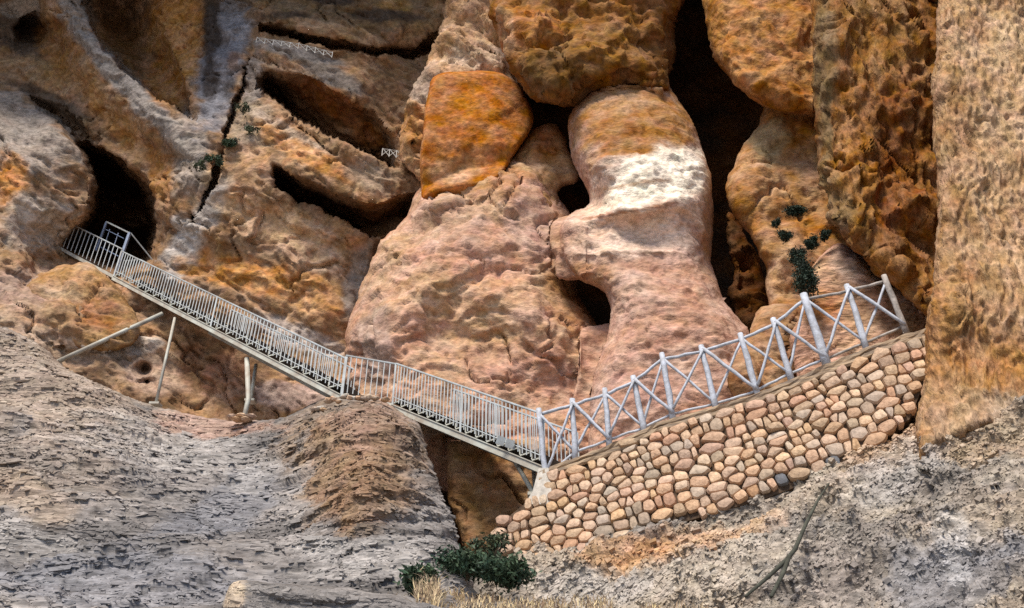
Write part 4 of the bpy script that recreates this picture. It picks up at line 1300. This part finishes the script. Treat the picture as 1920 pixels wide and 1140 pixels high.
shrub('shrub', 'large dark green shrub at the bottom centre below the stone wall', at(876, 1056, 7.9), (.37, .28, .165), 2600, .026, stems=16)
shrub('shrub', 'left low dark green shrub tuft beside the big shrub at bottom centre', at(792, 1086, 7.4), (.18, .2, .12), 1200, .03)
shrub('shrub', 'right end dark green shrub clump touching the lowest wall stones', at(950, 1075, 8.2), (.24, .25, .16), 1500, .034)
shrub('shrub', 'pale dusty shrub growing over the lower left corner of the stone wall', at(925, 1022, 10.6), (.33, .2, .2), 450, .04, M_LEAF2)
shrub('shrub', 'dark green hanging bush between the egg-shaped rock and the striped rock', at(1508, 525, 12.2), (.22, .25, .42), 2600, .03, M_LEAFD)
for k, (u, v, rx, rz, n, lab) in enumerate(((1490, 396, .22, .09, 600, 'topmost dark tuft growing on the egg-shaped rock'),
                                     (1455, 417, .07, .09, 250, 'smallest dark tuft on the left of the egg-shaped rock'),
                                     (1470, 441, .13, .12, 450, 'round dark tuft below the smallest one on the egg-shaped rock'),
                                     (1525, 455, .14, .10, 450, 'dark tuft just left of the tip of the striped rock'),
                                     (1548, 442, .08, .10, 250, 'dark green tuft at the tip of the striped rock'),
                                     (1497, 484, .16, .2, 700, 'dark tuft right above the hanging green bush'))):
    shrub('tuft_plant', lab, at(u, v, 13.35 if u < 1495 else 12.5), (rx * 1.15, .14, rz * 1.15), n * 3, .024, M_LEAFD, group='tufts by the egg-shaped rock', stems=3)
for k, (u, v, n, lab, mt) in enumerate(((432, 262, 700, 'dark green plant in the crack beside the jagged column', M_LEAF), (470, 240, 300, 'dark sprig right of the crack, above the orange ledge', M_LEAF2),
                              (402, 300, 450, 'lowest dark plant in the crack above the pale crest', M_LEAF), (455, 200, 300, 'highest small plant in the crack under the grey column', M_LEAF2),
                              (372, 312, 250, 'small dark plant on the grey rib above the crest', M_LEAF2))):
    shrub('crack_plant', lab, at(u, v, 16.35), (.22, .2, .2), n, .04, mt, 'plants in the crack', 3)


def grass(name, label, cells, per, hgt, mat=M_GRASS):
    r = np.random.default_rng(5)
    V, Fq = [], []
    for (u0, u1, v0, v1, y0, y1, n, h) in cells:
        for k in range(n):
            u, v = r.uniform(u0, u1), r.uniform(v0, v1)
            y = y0 + (y1 - y0) * (v - v0) / (v1 - v0 + 1e-6)
            p = at(u, v, y)
            hh = h * r.uniform(.5, 1.2)
            lean = np.array([r.normal() * .3, r.normal() * .2, 1.0]); lean /= np.linalg.norm(lean)
            sdv = np.array([r.normal(), r.normal() * .4, 0]); sdv /= np.linalg.norm(sdv) + 1e-6
            w = .006
            bend = np.array([r.normal() * .25, -.1, -.15]) * hh
            b = len(V)
            q1, q2 = p + lean * hh * .55, p + lean * hh + bend
            V += [p - sdv * w, p + sdv * w, q1 + sdv * w * .8, q1 - sdv * w * .8, q2 + sdv * w * .2, q2 - sdv * w * .2]
            Fq += [(b, b + 1, b + 2, b + 3), (b + 3, b + 2, b + 4, b + 5)]
    o = link(name, mesh_np(name, np.array(V), np.array(Fq), mat, None, False))
    return tag(o, label, 'grass', kind='stuff')


grass('dry_grass', 'pale dry grass along the bottom edge below the shrub',
      [(778, 825, 1095, 1150, 7.3, 6.8, 130, .17), (820, 880, 1118, 1165, 7.5, 7.0, 180, .12), (880, 960, 1126, 1165, 7.5, 7.0, 180, .10), (960, 1020, 1130, 1165, 7.5, 7.0, 110, .10), (1020, 1150, 1132, 1165, 8.2, 7.7, 260, .13), (1200, 1330, 1140, 1165, 7.9, 7.5, 160, .10),
       (690, 790, 1128, 1165, 7.3, 6.8, 120, .10)], 0, 0)

# fallen forked branch
br = empty('fallen_branch', at(1450, 1115, 8.2), 'dark forked dead branch leaning on the slope below the wall', 'branch')
MB().tube([at(1556, 904, 10.2), at(1535, 935, 9.75), at(1512, 980, 9.1), at(1490, 1030, 8.5), at(1476, 1048, 8.3), at(1440, 1082, 7.95), at(1398, 1118, 7.5)],
          [.011, .015, .02, .023, .023, .018, .013], 7, True, .1).build('limb', M_BRANCH, br, True)
MB().tube([at(1480, 1044, 8.3), at(1468, 1075, 8.0), at(1446, 1118, 7.45)], [.02, .022, .018], 7, True, .1).build('fork', M_BRANCH, br, True)

# loose stones: pad under the leg, rubble on the mound
def loose(c, r, mat, label, group):
    mb = MB()
    a = [rng.uniform(0, 6.28) for _ in range(3)]
    n1_, n2_ = 8, 4
    for i in range(1, n2_):
        th = math.pi * i / n2_
        for k in range(n1_):
            ph = 2 * math.pi * k / n1_
            q = 1 + rng.uniform(-.22, .22)
            mb.v.append(np.array([math.sin(th) * math.cos(ph) * r[0], math.sin(th) * math.sin(ph) * r[1], math.cos(th) * r[2]]) * q)
    mb.v += [np.array([0, 0, r[2]]), np.array([0, 0, -r[2]])]
    for i in range(n2_ - 2):
        for k in range(n1_):
            mb.f.append((i * n1_ + k, (i + 1) * n1_ + k, (i + 1) * n1_ + (k + 1) % n1_, i * n1_ + (k + 1) % n1_))
    t_, b_ = len(mb.v) - 2, len(mb.v) - 1
    for k in range(n1_):
        mb.f.append((t_, k, (k + 1) % n1_))
        mb.f.append((b_, (n2_ - 2) * n1_ + (k + 1) % n1_, (n2_ - 2) * n1_ + k))
    o = link('loose_stone', mb.mesh('loose_stone', mat, False))
    o.location = Vector(c)
    o.rotation_euler = (0, 0, rng.uniform(0, 3))
    return tag(o, label, 'stone', group)


for (u, v) in ((436, 782), (452, 780), (468, 781), (446, 787), (462, 787)):
    loose(at(u, v, 15.35), (.14, .12, .05), M_STONE, 'flat tan stone packed under the foot of the stair leg', 'stones under the stair leg')
for k in range(26):
    u = rng.uniform(585, 722)
    v = 750 - 6 * math.sin((u - 585) / 137 * 3.1) + (20 if u < 610 else 6 if u < 640 else 0)
    loose(at(u, v + rng.uniform(-4, 3), 13.7), (rng.uniform(.04, .10), .08, rng.uniform(.025, .05)), rng.choice((M_STONE, M_STONEG, M_CONC)),
          'pale rubble stone on top of the mound in front of the stairs', 'rubble on the mound')
